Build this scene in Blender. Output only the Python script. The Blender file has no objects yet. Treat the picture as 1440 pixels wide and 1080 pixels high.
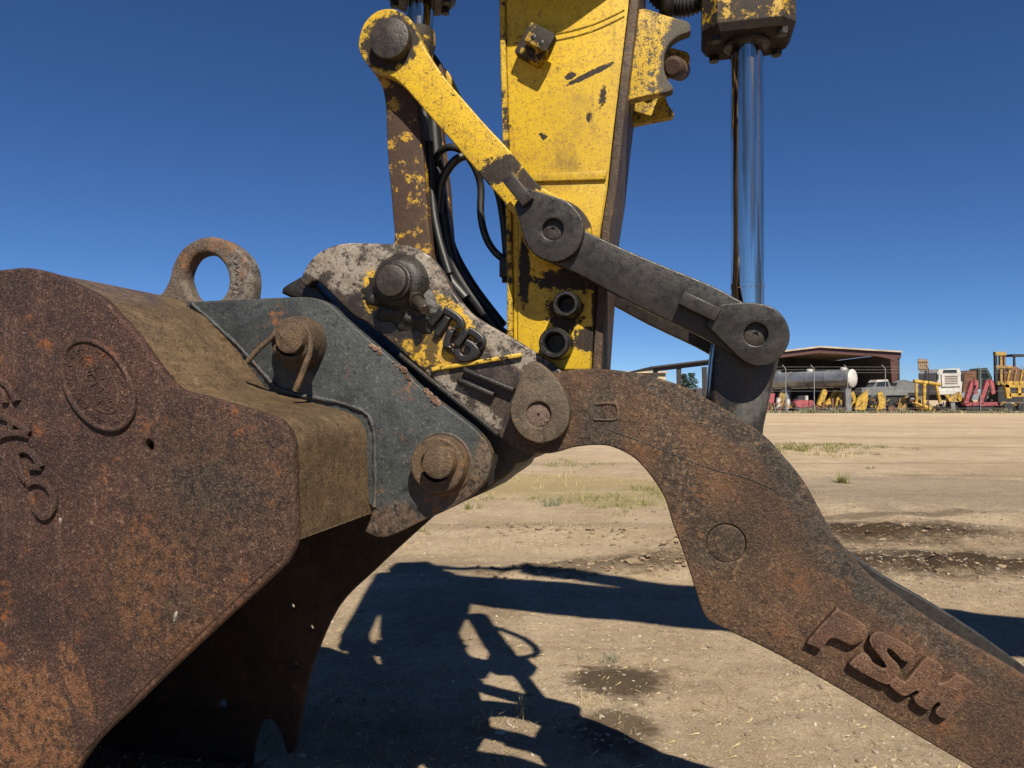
import bpy, bmesh, math, random
from mathutils import Vector, noise as mnoise
R = math.radians
random.seed(7)
S = bpy.context.scene
COL = S.collection

# ------------------------------------------------------------------ camera
F = 1040.0                      # focal length in pixels of the 1440 wide photograph
CAMH = 1.6
PITCH = math.atan(22 / F)
cam_d = bpy.data.cameras.new('camera')
cam_d.sensor_width = 36.0
cam_d.lens = 36.0 * F / 1440.0
cam_d.clip_start = 0.05
cam_d.clip_end = 20000
cam = bpy.data.objects.new('camera', cam_d)
COL.objects.link(cam)
cam.location = (0, 0, CAMH)
cam.rotation_euler = (math.pi / 2 + PITCH, 0, 0)
S.camera = cam
S.render.resolution_x, S.render.resolution_y = 1024, 768

# ------------------------------------------------------------------ light
TO_SUN = Vector((0.29, -1.0, 1.16)).normalized()
SUN_EL = math.asin(TO_SUN.z)
SUN_ROT = math.atan2(TO_SUN.x, TO_SUN.y)
world = bpy.data.worlds.new('World')
S.world = world
world.use_nodes = True
wn = world.node_tree
wn.nodes.clear()
sky = wn.nodes.new('ShaderNodeTexSky')
sky.sky_type = 'NISHITA'
sky.sun_disc = False
sky.sun_elevation = SUN_EL
sky.sun_rotation = SUN_ROT
sky.altitude = 0
sky.air_density = 0.6
sky.dust_density = 0.0
sky.ozone_density = 6.0
bg = wn.nodes.new('ShaderNodeBackground')
bg.inputs['Strength'].default_value = 0.05
wo = wn.nodes.new('ShaderNodeOutputWorld')
hs = wn.nodes.new('ShaderNodeHueSaturation')
hs.inputs['Saturation'].default_value = 1.06
tint = wn.nodes.new('ShaderNodeMix'); tint.data_type = 'RGBA'; tint.blend_type = 'MULTIPLY'
tint.inputs[0].default_value = 1.0
tint.inputs[7].default_value = (0.84, 0.935, 1.07, 1)
wn.links.new(sky.outputs[0], tint.inputs[6])
wn.links.new(tint.outputs[2], hs.inputs['Color'])
wn.links.new(hs.outputs[0], bg.inputs[0])
wn.links.new(bg.outputs[0], wo.inputs[0])
sun_d = bpy.data.lights.new('sun', 'SUN')
sun_d.energy = 5.0
sun_d.angle = R(0.5)
sun_d.color = (1.0, 0.92, 0.77)
sun = bpy.data.objects.new('sun', sun_d)
COL.objects.link(sun)
sun.rotation_euler = TO_SUN.to_track_quat('Z', 'Y').to_euler()
sun.location = TO_SUN * 30
S.view_settings.view_transform = 'Standard'
S.view_settings.look = 'None'
S.view_settings.exposure = 0.82
S.view_settings.gamma = 1.0
S.view_settings.use_curve_mapping = False

# ------------------------------------------------------------------ geometry helpers
def ray(px, py):
    x = (px - 720) / F; z = (540 - py) / F
    c, s = math.cos(PITCH), math.sin(PITCH)
    return Vector((x, c - s * z, s + c * z))

YAW = R(13.0)
DC = 2.25
UA = Vector((math.cos(YAW), -math.sin(YAW), 0))
WA = Vector((math.sin(YAW), math.cos(YAW), 0))
ORG = Vector((0, DC, 0))

def uv(px, py, w):
    """point of the arm's own frame (u along the arm plane, w across it, v up) that lies at lateral offset w"""
    d = ray(px, py)
    t = (w + (ORG - Vector((0, 0, CAMH))).dot(WA)) / d.dot(WA)
    p = Vector((0, 0, CAMH)) + d * t
    return ((p - ORG).dot(UA), p.z)

def mp(px, py, w):
    u, v = uv(px, py, w)
    return Vector((u, w, v))

def gnd(px, py):
    d = ray(px, py)
    t = -CAMH / d.z
    return Vector((d.x * t, d.y * t, 0))

def far(px, py, Y):
    d = ray(px, py)
    t = Y / d.y
    return Vector((d.x * t, Y, CAMH + d.z * t))

def smooth(pts, n=5, closed=True):
    """Catmull-Rom through the points; a point with a third entry 1 is a sharp corner"""
    P = [(p[0], p[1]) for p in pts]
    C = [len(p) > 2 and p[2] == 1 for p in pts]
    N = len(P); out = []
    rng = range(N if closed else N - 1)
    for i in rng:
        p1 = P[i]; p2 = P[(i + 1) % N]
        p0 = P[i - 1] if (closed or i > 0) else p1
        p3 = P[(i + 2) % N] if (closed or i + 2 < N) else p2
        if C[i]: p0 = p1
        if C[(i + 1) % N]: p3 = p2
        if C[i] and C[(i + 1) % N]:
            out.append(p1); continue
        for k in range(n):
            t = k / n
            q = []
            for a in (0, 1):
                q.append(0.5 * (2 * p1[a] + (p2[a] - p0[a]) * t + (2 * p0[a] - 5 * p1[a] + 4 * p2[a] - p3[a]) * t * t
                                + (3 * p1[a] - p0[a] - 3 * p2[a] + p3[a]) * t ** 3))
            out.append(tuple(q))
    if not closed: out.append(P[-1])
    return out

def px_poly(pts, w, n=5, closed=True):
    return [uv(x, y, w) for x, y in smooth(pts, n, closed)]

def circ(c, r, n=40, a0=0, a1=2 * math.pi):
    full = abs(a1 - a0 - 2 * math.pi) < 1e-6
    m = n if full else n + 1
    return [(c[0] + r * math.cos(a0 + (a1 - a0) * k / n), c[1] + r * math.sin(a0 + (a1 - a0) * k / n)) for k in range(m)]

def mesh_obj(name, me, mat, parent=None, loc=None):
    o = bpy.data.objects.new(name, me)
    COL.objects.link(o)
    if mat is not None:
        me.materials.clear(); me.materials.append(mat)
    if parent is not None:
        o.parent = parent
        if loc is None and 'base' in BASES.get(parent.name, {}):
            o.location = -BASES[parent.name]['base']
    if loc is not None: o.location = loc
    return o

BASES = {}

def plate(name, loops, w0, w1, mat, parent, bev=0.003, res=2):
    """a plate cut from the outline loops[0] (uv), with the other loops as holes, standing from lateral w0 to w1"""
    cu = bpy.data.curves.new(name, 'CURVE')
    cu.dimensions = '2D'; cu.fill_mode = 'BOTH'
    t = abs(w1 - w0); b = min(bev, t * 0.45)
    cu.extrude = t / 2 - b
    cu.bevel_depth = b; cu.bevel_resolution = res; cu.offset = -b
    for lp in loops:
        sp = cu.splines.new('POLY')
        sp.points.add(len(lp) - 1)
        for k, (a, c) in enumerate(lp): sp.points[k].co = (a, c, 0, 1)
        sp.use_cyclic_u = True
    tmp = bpy.data.objects.new('tmp', cu)
    COL.objects.link(tmp)
    dg = bpy.context.evaluated_depsgraph_get()
    me = bpy.data.meshes.new_from_object(tmp.evaluated_get(dg))
    bpy.data.objects.remove(tmp); bpy.data.curves.remove(cu)
    wm = (w0 + w1) / 2
    for v in me.vertices:
        x, y, z = v.co
        v.co = (x, wm - z, y)
    me.name = name
    bm = bmesh.new(); bm.from_mesh(me)
    bmesh.ops.remove_doubles(bm, verts=bm.verts, dist=1e-5)
    bmesh.ops.recalc_face_normals(bm, faces=bm.faces)
    bm.to_mesh(me); bm.free()
    sharp(me)
    return mesh_obj(name, me, mat, parent)

def sharp(me, ang=32):
    for p in me.polygons: p.use_smooth = True
    me.set_sharp_from_angle(angle=R(ang))

def bm_done(name, bm, mat, parent=None, smooth_=True, ang=32):
    bmesh.ops.recalc_face_normals(bm, faces=bm.faces)
    me = bpy.data.meshes.new(name)
    bm.to_mesh(me); bm.free()
    if smooth_: sharp(me, ang)
    return mesh_obj(name, me, mat, parent)

def add_rev(bm, p0, p1, prof, n=32, caps=True):
    """surface of revolution about p0->p1; prof = [(t metres from p0, radius)]"""
    p0 = Vector(p0); p1 = Vector(p1)
    ax = (p1 - p0).normalized()
    h = Vector((0, 0, 1)) if abs(ax.z) < 0.9 else Vector((1, 0, 0))
    a = ax.cross(h).normalized(); b = ax.cross(a)
    rings = []
    for t, r in prof:
        c = p0 + ax * t
        if r < 1e-6: rings.append([bm.verts.new(c)])
        else: rings.append([bm.verts.new(c + a * (r * math.cos(2 * math.pi * k / n)) + b * (r * math.sin(2 * math.pi * k / n))) for k in range(n)])
    for q in range(len(rings) - 1):
        A, B = rings[q], rings[q + 1]
        for k in range(n):
            k2 = (k + 1) % n
            if len(A) == 1 and len(B) == 1: continue
            if len(A) == 1: bm.faces.new((A[0], B[k], B[k2]))
            elif len(B) == 1: bm.faces.new((A[k], A[k2], B[0]))
            else: bm.faces.new((A[k], A[k2], B[k2], B[k]))
    if caps:
        for rg in (rings[0], rings[-1]):
            if len(rg) > 2: bm.faces.new(rg)

def rev(name, p0, p1, prof, mat, parent, n=32):
    bm = bmesh.new(); add_rev(bm, p0, p1, prof, n)
    return bm_done(name, bm, mat, parent)

def pin(name, c, r, w0, w1, mat, parent, bev=0.004, recess=None, n=40):
    """round pin along the lateral axis; near end at w0 (w0 < w1), centre c in uv"""
    L = w1 - w0
    prof = []
    if recess:
        rr, dd = recess
        prof += [(dd, 0), (dd, rr * 0.92), (0.0, rr)]
        prof += [(0, r - bev), (bev * 0.3, r - bev * 0.3), (bev, r), (L, r), (L, 0)]
    else:
        prof += [(0, 0), (0, r - bev), (bev * 0.3, r - bev * 0.3), (bev, r), (L, r), (L, 0)]
    return rev(name, (c[0], w0, c[1]), (c[0], w1, c[1]), prof, mat, parent, n)

def add_tube(bm, pts, r, n=10, caps=True, flat=1.0):
    pts = [Vector(p) for p in pts]
    up = Vector((0.13, 0.97, 0.2)).normalized()
    rings = []
    prev = None
    for i, p in enumerate(pts):
        d = (pts[min(i + 1, len(pts) - 1)] - pts[max(i - 1, 0)]).normalized()
        if prev is None:
            a = d.cross(up)
            if a.length < 1e-3: a = d.cross(Vector((1, 0, 0)))
            a.normalize()
        else:
            a = (prev - d * prev.dot(d)).normalized()
        prev = a
        b = d.cross(a)
        rr = r[i] if isinstance(r, (list, tuple)) else r
        rings.append([bm.verts.new(p + a * (rr * math.cos(2 * math.pi * k / n)) + b * (rr * flat * math.sin(2 * math.pi * k / n))) for k in range(n)])
    for A, B in zip(rings, rings[1:]):
        for k in range(n):
            bm.faces.new((A[k], A[(k + 1) % n], B[(k + 1) % n], B[k]))
    if caps:
        bm.faces.new(rings[0]); bm.faces.new(rings[-1])

def spline3(pts, n=6):
    pts = [Vector(p) for p in pts]; out = []
    for i in range(len(pts) - 1):
        p1, p2 = pts[i], pts[i + 1]
        p0 = pts[i - 1] if i else p1; p3 = pts[i + 2] if i + 2 < len(pts) else p2
        for k in range(n):
            t = k / n
            out.append(0.5 * (2 * p1 + (p2 - p0) * t + (2 * p0 - 5 * p1 + 4 * p2 - p3) * t * t + (3 * p1 - p0 - 3 * p2 + p3) * t ** 3))
    out.append(pts[-1]); return out

def tube(name, pts, r, mat, parent, n=10, sm=6):
    bm = bmesh.new(); add_tube(bm, spline3(pts, sm) if sm else pts, r, n)
    return bm_done(name, bm, mat, parent, ang=50)

def add_box(bm, c, s, rot=0.0, axis='Y', bev=0.0):
    """box centred at c with full sizes s, turned by rot about the axis through its centre"""
    from mathutils import Matrix
    g = bmesh.ops.create_cube(bm, size=1.0)['verts']
    M = Matrix.Translation(Vector(c)) @ Matrix.Rotation(rot, 4, axis) @ Matrix.Diagonal((s[0], s[1], s[2], 1))
    bmesh.ops.transform(bm, matrix=M, verts=g)
    if bev:
        es = list({e for v in g for e in v.link_edges})
        bmesh.ops.bevel(bm, geom=es, offset=bev, segments=2, affect='EDGES', profile=0.6)

def box(name, c, s, mat, parent, rot=0.0, axis='Y', bev=0.004):
    bm = bmesh.new(); add_box(bm, c, s, rot, axis, bev)
    return bm_done(name, bm, mat, parent)

def thing(name, label, cat, base=(0, 0, 0), group=None, machine=False, rotz=0.0):
    o = bpy.data.objects.new(name, None)
    o.empty_display_size = 0.1
    COL.objects.link(o)
    b = Vector(base)
    if machine:
        o.location = ORG + UA * b.x + WA * b.y + Vector((0, 0, b.z))
        o.rotation_euler = (0, 0, -YAW)
        BASES[o.name] = {'base': b}
    else:
        o.location = b; o.rotation_euler = (0, 0, rotz)
    o['label'] = label; o['category'] = cat
    if group: o['group'] = group
    return o

def tag(o, label, cat, group=None):
    o['label'] = label; o['category'] = cat
    if group: o['group'] = group
    return o

# ------------------------------------------------------------------ material helpers
class NT:
    def __init__(s, name):
        s.m = bpy.data.materials.new(name); s.m.use_nodes = True
        s.t = s.m.node_tree; s.t.nodes.clear()
        s.out = s.n('ShaderNodeOutputMaterial')
        s.b = s.n('ShaderNodeBsdfPrincipled')
        s.l(s.b.outputs[0], s.out.inputs['Surface'])
        s.co = s.n('ShaderNodeTexCoord').outputs['Object']
    def n(s, k): return s.t.nodes.new(k)
    def l(s, a, b): s.t.links.new(a, b)
    def put(s, sock, v):
        if v is None: return
        if isinstance(v, bpy.types.NodeSocket): s.l(v, sock)
        elif isinstance(v, (tuple, list)) and len(v) == 3 and len(sock.default_value) == 4: sock.default_value = (*v, 1)
        else: sock.default_value = v
    def noise(s, scale, detail=4, rough=0.55, vec=None, dist=0.0, off=0.0, stretch=None):
        v = vec or s.co
        if off or stretch:
            mpn = s.n('ShaderNodeMapping'); s.l(v, mpn.inputs['Vector'])
            mpn.inputs['Location'].default_value = (off, off * 0.7, -off)
            if stretch: mpn.inputs['Scale'].default_value = stretch[0]; mpn.inputs['Rotation'].default_value = stretch[1] if len(stretch) > 1 else (0, 0, 0)
            v = mpn.outputs[0]
        k = s.n('ShaderNodeTexNoise'); s.l(v, k.inputs['Vector'])
        k.inputs['Scale'].default_value = scale; k.inputs['Detail'].default_value = detail
        k.inputs['Roughness'].default_value = rough; k.inputs['Distortion'].default_value = dist
        return k.outputs[0]
    def voro(s, scale, feat='F1', vec=None):
        k = s.n('ShaderNodeTexVoronoi'); k.feature = feat; s.l(vec or s.co, k.inputs['Vector'])
        k.inputs['Scale'].default_value = scale
        return k.outputs[0]
    def mr(s, v, a, b, c=0.0, d=1.0):
        k = s.n('ShaderNodeMapRange'); k.interpolation_type = 'SMOOTHSTEP'
        s.put(k.inputs[0], v)
        for i, q in enumerate((a, b, c, d)): k.inputs[i + 1].default_value = q
        return k.outputs[0]
    def mth(s, op, a, b=None):
        k = s.n('ShaderNodeMath'); k.operation = op
        s.put(k.inputs[0], a)
        if b is not None: s.put(k.inputs[1], b)
        return k.outputs[0]
    def mix(s, f, a, b):
        k = s.n('ShaderNodeMix'); k.data_type = 'RGBA'
        s.put(k.inputs[0], f); s.put(k.inputs[6], a); s.put(k.inputs[7], b)
        return k.outputs[2]
    def mixf(s, f, a, b):
        k = s.n('ShaderNodeMix'); k.data_type = 'FLOAT'
        s.put(k.inputs[0], f); s.put(k.inputs[2], a); s.put(k.inputs[3], b)
        return k.outputs[0]
    def dist(s, c, sc=(1, 1, 1), rot=(0, 0, 0)):
        """distance from the point c (object space), measured in an ellipsoid of half axes sc"""
        k = s.n('ShaderNodeVectorMath'); k.operation = 'SUBTRACT'
        s.l(s.co, k.inputs[0]); k.inputs[1].default_value = c
        m = s.n('ShaderNodeMapping'); m.vector_type = 'TEXTURE'; s.l(k.outputs[0], m.inputs['Vector'])
        m.inputs['Scale'].default_value = sc; m.inputs['Rotation'].default_value = rot
        q = s.n('ShaderNodeVectorMath'); q.operation = 'LENGTH'; s.l(m.outputs[0], q.inputs[0])
        return q.outputs['Value']
    def blob(s, c, sc, rot=(0, 0, 0), ns=25, amp=0.9, soft=0.12, off=0.0):
        """ragged patch: 1 inside the ellipsoid at c, its rim broken up by noise"""
        d = s.dist(c, sc, rot)
        key = 12 if ns <= 16 else 26 if ns <= 32 else 46 if ns < 50 else 105
        if not hasattr(s, 'nc'): s.nc = {}
        if key not in s.nc: s.nc[key] = s.mth('SUBTRACT', s.noise(key, 5, 0.75, off=1.7), 0.5)
        nn = s.mth('MULTIPLY', s.nc[key], amp * 2)
        return s.mr(s.mth('ADD', d, nn), 1.0 + soft, 1.0 - soft)
    def edge(s, r=0.006):
        bv = s.n('ShaderNodeBevel'); bv.samples = 4; bv.inputs['Radius'].default_value = r
        g = s.n('ShaderNodeNewGeometry')
        d = s.n('ShaderNodeVectorMath'); d.operation = 'DOT_PRODUCT'
        s.l(bv.outputs[0], d.inputs[0]); s.l(g.outputs['Normal'], d.inputs[1])
        return s.mr(d.outputs['Value'], 0.985, 0.9)
    def bump(s, h, strength=0.4, dist=0.004, prev=None):
        k = s.n('ShaderNodeBump'); k.inputs['Strength'].default_value = strength; k.inputs['Distance'].default_value = dist
        s.put(k.inputs['Height'], h)
        if prev is not None: s.l(prev, k.inputs['Normal'])
        return k.outputs[0]
    def done(s, col, rough=0.6, metal=0.0, normal=None, spec=0.5):
        s.put(s.b.inputs['Base Color'], col); s.put(s.b.inputs['Roughness'], rough)
        s.put(s.b.inputs['Metallic'], metal); s.b.inputs['Specular IOR Level'].default_value = spec
        if normal is not None: s.l(normal, s.b.inputs['Normal'])
        return s.m

def plain(name, col, rough=0.6, metal=0.0, var=0.25, scale=8, spec=0.5):
    k = NT(name)
    col = tuple(c * .78 for c in col)
    f = k.noise(scale, 5, 0.6)
    dark = tuple(c * (1 - var) for c in col); lite = tuple(min(1, c * (1 + var)) for c in col)
    c = k.mix(k.mr(f, 0.3, 0.7), dark, lite)
    return k.done(c, rough, metal, k.bump(k.noise(scale * 9, 4), 0.15, 0.002), spec)

def rusty(name, c_dark, c_mid, c_speck, c_orange, orange=(0.6, 0.72), speck=(0.56, 0.66), patches=(), rough=0.62, seed=0.0, streak=None, bump=0.5, smooth_spots=(0.6, 0.75), gain=0.74, edge=None, grit=1.0):
    """pitted rusty plate: two browns, a fine speckle of lighter rust, orange bloom, smoother dark areas"""
    g_ = lambda c: tuple(q * gain for q in c)
    c_dark, c_mid, c_speck, c_orange = g_(c_dark), g_(c_mid), g_(c_speck), g_(c_orange)
    patches = [(g_(p[0]), p[1], p[2] if len(p) > 2 else .8) for p in patches]
    k = NT(name)
    big = k.noise(3.2, 5, 0.6, off=seed)
    med = k.noise(17, 6, 0.7, off=seed + 3)
    fine = k.noise(95, 5, 0.75, off=seed + 5)
    grain = k.noise(260, 3, 0.7)
    mot = k.noise(42, 5, 0.7, off=seed + 8)
    col = k.mix(k.mr(k.mixf(0.5, big, med), 0.40, 0.60), c_dark, c_mid)
    if streak is not None:
        st = k.noise(streak[1], 4, 0.6, stretch=(streak[2], streak[3]))
        col = k.mix(k.mth('MULTIPLY', k.mr(st, 0.42, 0.62), streak[4]), col, streak[0])
    for (pc, mk, am) in patches:
        vr = k.mr(k.mixf(.6, fine, mot), 0.42, 0.58)
        col = k.mix(k.mth('MULTIPLY', mk(k), am), col, k.mix(vr, tuple(c * 0.30 for c in pc), tuple(c * 1.4 for c in pc)))
    # darker scale and lighter mottling in the middle size
    col = k.mix(k.mth('MULTIPLY', k.mr(mot, 0.46, 0.36), .65), col, tuple(c * 0.5 for c in c_dark))
    sc_ = k.mr(k.noise(30, 3, .6, stretch=((1, 1, .035), (0, .85, 0))), .62, .68)
    sc_ = k.mth('MULTIPLY', sc_, k.mr(k.mixf(.5, big, grain), .42, .6))
    col = k.mix(k.mth('MULTIPLY', sc_, .30), col, c_speck)
    patchy = k.mr(k.mixf(.55, med, big), 0.42, 0.58, 0.10, 1.0)
    sm = k.mth('MULTIPLY', k.mr(fine, speck[0], speck[0] + .07), patchy)
    col = k.mix(sm, col, c_speck)
    col = k.mix(k.mth('MULTIPLY', k.mr(grain, 0.54, 0.66), .5 * grit), col, c_speck)
    col = k.mix(k.mth('MULTIPLY', k.mr(grain, 0.47, 0.36), .8 * grit), col, tuple(c * 0.22 for c in c_dark))
    if edge:
        col = k.mix(k.mth('MULTIPLY', k.edge(edge[1]), k.mr(mot, .40, .56, .2, 1.0)), col, g_(edge[0]))  # rust and wear along edges, with a lit-edge highlight mixed into the colour
    om = k.mth('MULTIPLY', k.mr(k.noise(9, 8, 0.75, off=seed + 9), orange[0] - .03, orange[1] - .05), k.mr(k.mixf(.5, fine, mot), 0.44, 0.56, 0.1, 1.0))
    col = k.mix(om, col, c_orange)
    rg = k.mixf(k.mr(big, *smooth_spots), rough, rough - 0.17)
    rg = k.mth('ADD', rg, k.mr(mot, .35, .65, -.10, .10))
    nb = k.bump(k.noise(7, 3, .5, off=seed), min(1, bump), 0.012)
    nb = k.bump(k.mixf(.4, fine, mot), min(1, bump * 1.6), 0.010, nb)
    nb = k.bump(grain, min(1, bump * 1.4), 0.0035, nb)
    return k.done(col, rg, 0.0, nb, 0.40)

def painted(name, paint, under, chips=(0.60, 0.66), scale=14, patches=(), rough=0.42, under2=None, seed=0.0, grime=0.35, edge=0.007, specks=0.69):
    """old paint over rust: chips where noise is high and along edges, thin grime, dust"""
    k = NT(name)
    n1 = k.noise(scale, 9, 0.72, off=seed)
    n2 = k.noise(scale * 9, 5, 0.65, off=seed + 2)
    big = k.noise(2.6, 5, 0.6, off=seed + 7)
    paint = tuple(c * 0.76 for c in paint); under = tuple(c * .8 for c in under)
    under2 = under2 and tuple(c * .55 for c in under2) or tuple(c * 2.4 for c in under)
    uc = k.mix(k.mr(n2, 0.4, 0.62), under, under2)
    pc = k.mix(k.mr(big, 0.35, 0.68), tuple(c * 0.80 for c in paint), paint)
    pc = k.mix(k.mth('MULTIPLY', k.mr(n2, 0.5, 0.75), grime), pc, (0.16, 0.085, 0.03))
    g2 = k.noise(7, 7, 0.7, off=seed + 4)
    pc = k.mix(k.mth('MULTIPLY', k.mr(g2, 0.52, 0.72), grime), pc, (0.10, 0.06, 0.03))
    bloom = k.mth('MULTIPLY', k.mr(k.mixf(.55, n1, n2), .48, .60), grime * .9)
    pc = k.mix(bloom, pc, (0.20, 0.105, 0.022))
    dots = k.mr(k.noise(scale * 13, 3, .6, off=seed + 21), .60, .66)
    pc = k.mix(k.mth('MULTIPLY', dots, min(1, grime * 1.6)), pc, (0.045, 0.024, 0.010))
    ch = k.mr(n1, *chips)
    sp = k.mr(k.noise(scale * 5.0, 4, 0.6, off=seed + 11), specks, specks + 0.03)
    ch = k.mth('MAXIMUM', ch, sp)
    if edge:
        e = k.mth('MULTIPLY', k.edge(edge), k.mr(k.noise(40, 5, 0.7), 0.36, 0.5))
        ch = k.mth('MAXIMUM', ch, e)
    for mk in patches:
        ch = k.mth('MAXIMUM', ch, mk(k))
    col = k.mix(ch, pc, uc)
    rg = k.mixf(ch, k.mr(n2, 0.3, 0.7, rough, rough + 0.15), 0.75)
    run = k.noise(30, 4, .65, stretch=((1, 1, .10), (0, 0, 0)), off=seed)
    col = k.mix(k.mth('MULTIPLY', k.mr(run, .55, .72), grime * .8), col, (0.09, 0.050, 0.018))
    nb = k.bump(k.mth('SUBTRACT', 1.0, ch), 0.5, 0.0018)
    nb = k.bump(k.mixf(k.mr(ch, 0, 1, 0.25, 1.0), n1, n2), 0.28, 0.002, nb)
    return k.done(col, rg, 0.0, nb, 0.35)

def PX(px, py, w):
    p = mp(px, py, w); return (p.x, p.y, p.z)

# ------------------------------------------------------------------ materials of the arm
def B(px, py, w, rx, rz, rot=0.0, ns=25, amp=0.8, soft=0.12, off=0.0, ry=0.15):
    c = PX(px, py, w)
    return lambda k: k.blob(c, (rx, ry, rz), (0, rot, 0), ns, amp, soft, off)

MAROON = rusty('bucket_rust', (0.036, 0.0125, 0.0095), (0.086, 0.030, 0.021), (0.34, 0.21, 0.145), (0.29, 0.098, 0.024),
               orange=(0.585, 0.72), speck=(0.575, 0.64), edge=((.13, .075, .05), .012), bump=.7, gain=.64, patches=[
    ((0.115, 0.062, 0.030), B(330, 690, -.66, .24, .20, ns=18, amp=1.2, soft=.8), .6),
    ((0.030, 0.027, 0.024), B(300, 690, -.66, .13, .06, 0.3, ns=40, amp=1.6, soft=.5, off=4), .55),
    ((0.20, 0.085, 0.026), B(235, 850, -.66, .20, .12, 0.6, ns=42, amp=1.9, soft=.7, off=2), .6),
    ((0.022, 0.020, 0.019), B(255, 850, -.66, .05, .05, 0.5, ns=40, amp=1.8, soft=.5, off=6), .6),
    ((0.24, 0.098, 0.034), B(45, 1030, -.66, .13, .17, -0.5, ns=14, amp=0.75, soft=.06, off=1)),
    ((0.20, 0.080, 0.030), B(110, 960, -.66, .035, .10, -0.45, ns=16, amp=0.6, soft=.06, off=5)),
    ((0.62, 0.58, 0.50), B(248, 866, -.66, .0045, .013, 0.3, ns=90, amp=0.4, ry=.05)),
    ((0.60, 0.55, 0.48), B(85, 731, -.66, .005, .006, 0.0, ns=90, amp=0.4, ry=.05)),
], seed=1.0)
INSIDE = rusty('bucket_inner_rust', (0.03, 0.018, 0.014), (0.06, 0.032, 0.022), (0.10, 0.06, 0.035), (0.14, 0.06, 0.02), seed=21)
SHELL = rusty('bucket_shell_worn', (0.080, 0.053, 0.030), (0.17, 0.112, 0.060), (0.32, 0.23, 0.135), (0.27, 0.115, 0.036),
              orange=(0.62, 0.78), speck=(0.6, 0.75), streak=((0.075, 0.046, 0.026), 30, (2.0, .22, 2.0), (0, 0, 0), 0.6), rough=0.42, seed=6, bump=0.35, gain=.8, edge=((.30, .21, .13), .01))
EAR = rusty('ear_slate_paint', (0.026, 0.031, 0.033), (0.055, 0.063, 0.065), (0.13, 0.125, 0.11), (0.21, 0.085, 0.030),
            orange=(0.585, 0.70), speck=(0.56, 0.70), edge=((.17, .09, .045), .008), patches=[
    ((0.105, 0.060, 0.036), B(545, 735, -.25, .10, .05, -.3, ns=18, amp=0.8, soft=.4)),
    ((0.10, 0.058, 0.035), B(650, 690, -.25, .10, .06, .6, ns=18, amp=0.8, soft=.4, off=2)),
    ((0.12, 0.075, 0.042), B(680, 640, -.25, .025, .10, .2, ns=22, amp=0.7, soft=.35, off=3)),
], rough=0.5, seed=11, bump=0.25, grit=.75)
PINRUST = rusty('pin_rust', (0.045, 0.030, 0.020), (0.12, 0.075, 0.042), (0.22, 0.14, 0.08), (0.24, 0.12, 0.045), orange=(0.56, 0.72), seed=15, rough=0.58)
EYE = rusty('lifting_eye_rust', (0.10, 0.065, 0.045), (0.19, 0.15, 0.115), (0.34, 0.27, 0.20), (0.28, 0.125, 0.05), orange=(0.56, 0.68), seed=19, bump=.8,
            patches=[((0.19, 0.17, 0.15), B(340, 385, -.2, .045, .11, .1, ns=22, amp=.8, soft=.4))], rough=.68)
THUMB = rusty('thumb_rust', (0.062, 0.032, 0.019), (0.130, 0.066, 0.033), (0.24, 0.145, 0.078), (0.23, 0.092, 0.032),
              orange=(0.57, 0.74), speck=(0.54, 0.67), edge=((.20, .14, .095), .007), bump=.6, gain=.74, patches=[
    ((0.046, 0.041, 0.036), B(1010, 590, -.26, .32, .036, .53, ns=9, amp=.5, soft=.35)),
    ((0.044, 0.040, 0.036), B(1135, 715, -.26, .24, .035, 1.02, ns=9, amp=.5, soft=.35, off=4)),
    ((0.048, 0.044, 0.038), B(1260, 860, -.26, .24, .03, .62, ns=10, amp=.5, soft=.4, off=2)),
    ((0.052, 0.044, 0.036), B(845, 600, -.26, .05, .12, 0, ns=12, amp=.6, soft=.4, off=7)),
    ((0.052, 0.040, 0.032), B(960, 690, -.26, .04, .20, -.3, ns=12, amp=.6, soft=.5, off=8)),
    ((0.050, 0.040, 0.026), B(1021, 764, -.26, .075, .075, 0, ns=20, amp=.5, soft=.45, off=9)),
    ((0.035, 0.026, 0.020), B(1200, 1000, -.26, .36, .03, .54, ns=10, amp=.6, soft=.4, off=3)),
], seed=25)
LETTER = rusty('thumb_letter_rust', (0.080, 0.036, 0.020), (0.145, 0.066, 0.034), (0.26, 0.17, 0.11), (0.20, 0.085, 0.035), seed=28, edge=((.34, .22, .15), .006))
TEAR = rusty('retainer_rust', (0.060, 0.043, 0.030), (0.12, 0.086, 0.056), (0.19, 0.14, 0.085), (0.24, 0.10, 0.03), orange=(0.63, 0.69), seed=33, rough=.52, bump=.3, grit=.7)
TURNED = rusty('turned_pin_face', (0.10, 0.062, 0.048), (0.17, 0.11, 0.085), (0.24, 0.17, 0.13), (0.17, 0.09, 0.05), seed=36, rough=.5)
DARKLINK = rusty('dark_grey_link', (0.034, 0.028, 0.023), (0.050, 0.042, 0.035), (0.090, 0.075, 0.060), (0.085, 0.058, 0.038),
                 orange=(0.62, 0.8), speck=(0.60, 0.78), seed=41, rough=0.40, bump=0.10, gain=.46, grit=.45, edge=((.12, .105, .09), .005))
GREASE = rusty('greasy_black_steel', (0.010, 0.009, 0.008), (0.024, 0.020, 0.017), (0.045, 0.036, 0.026), (0.06, 0.035, 0.016), orange=(0.66, 0.8), seed=45, rough=0.40, bump=0.22, grit=.4)
GREASYPIN = rusty('greasy_pin', (0.030, 0.023, 0.018), (0.055, 0.042, 0.033), (0.09, 0.07, 0.055), (0.07, 0.05, 0.03), seed=49, rough=0.38, bump=0.18, grit=.5)
BOLTBLACK = plain('black_bolt', (0.014, 0.013, 0.012), 0.42)
RUBBER = plain('black_rubber_hose', (0.014, 0.014, 0.014), 0.48, var=0.4, scale=30)
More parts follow.
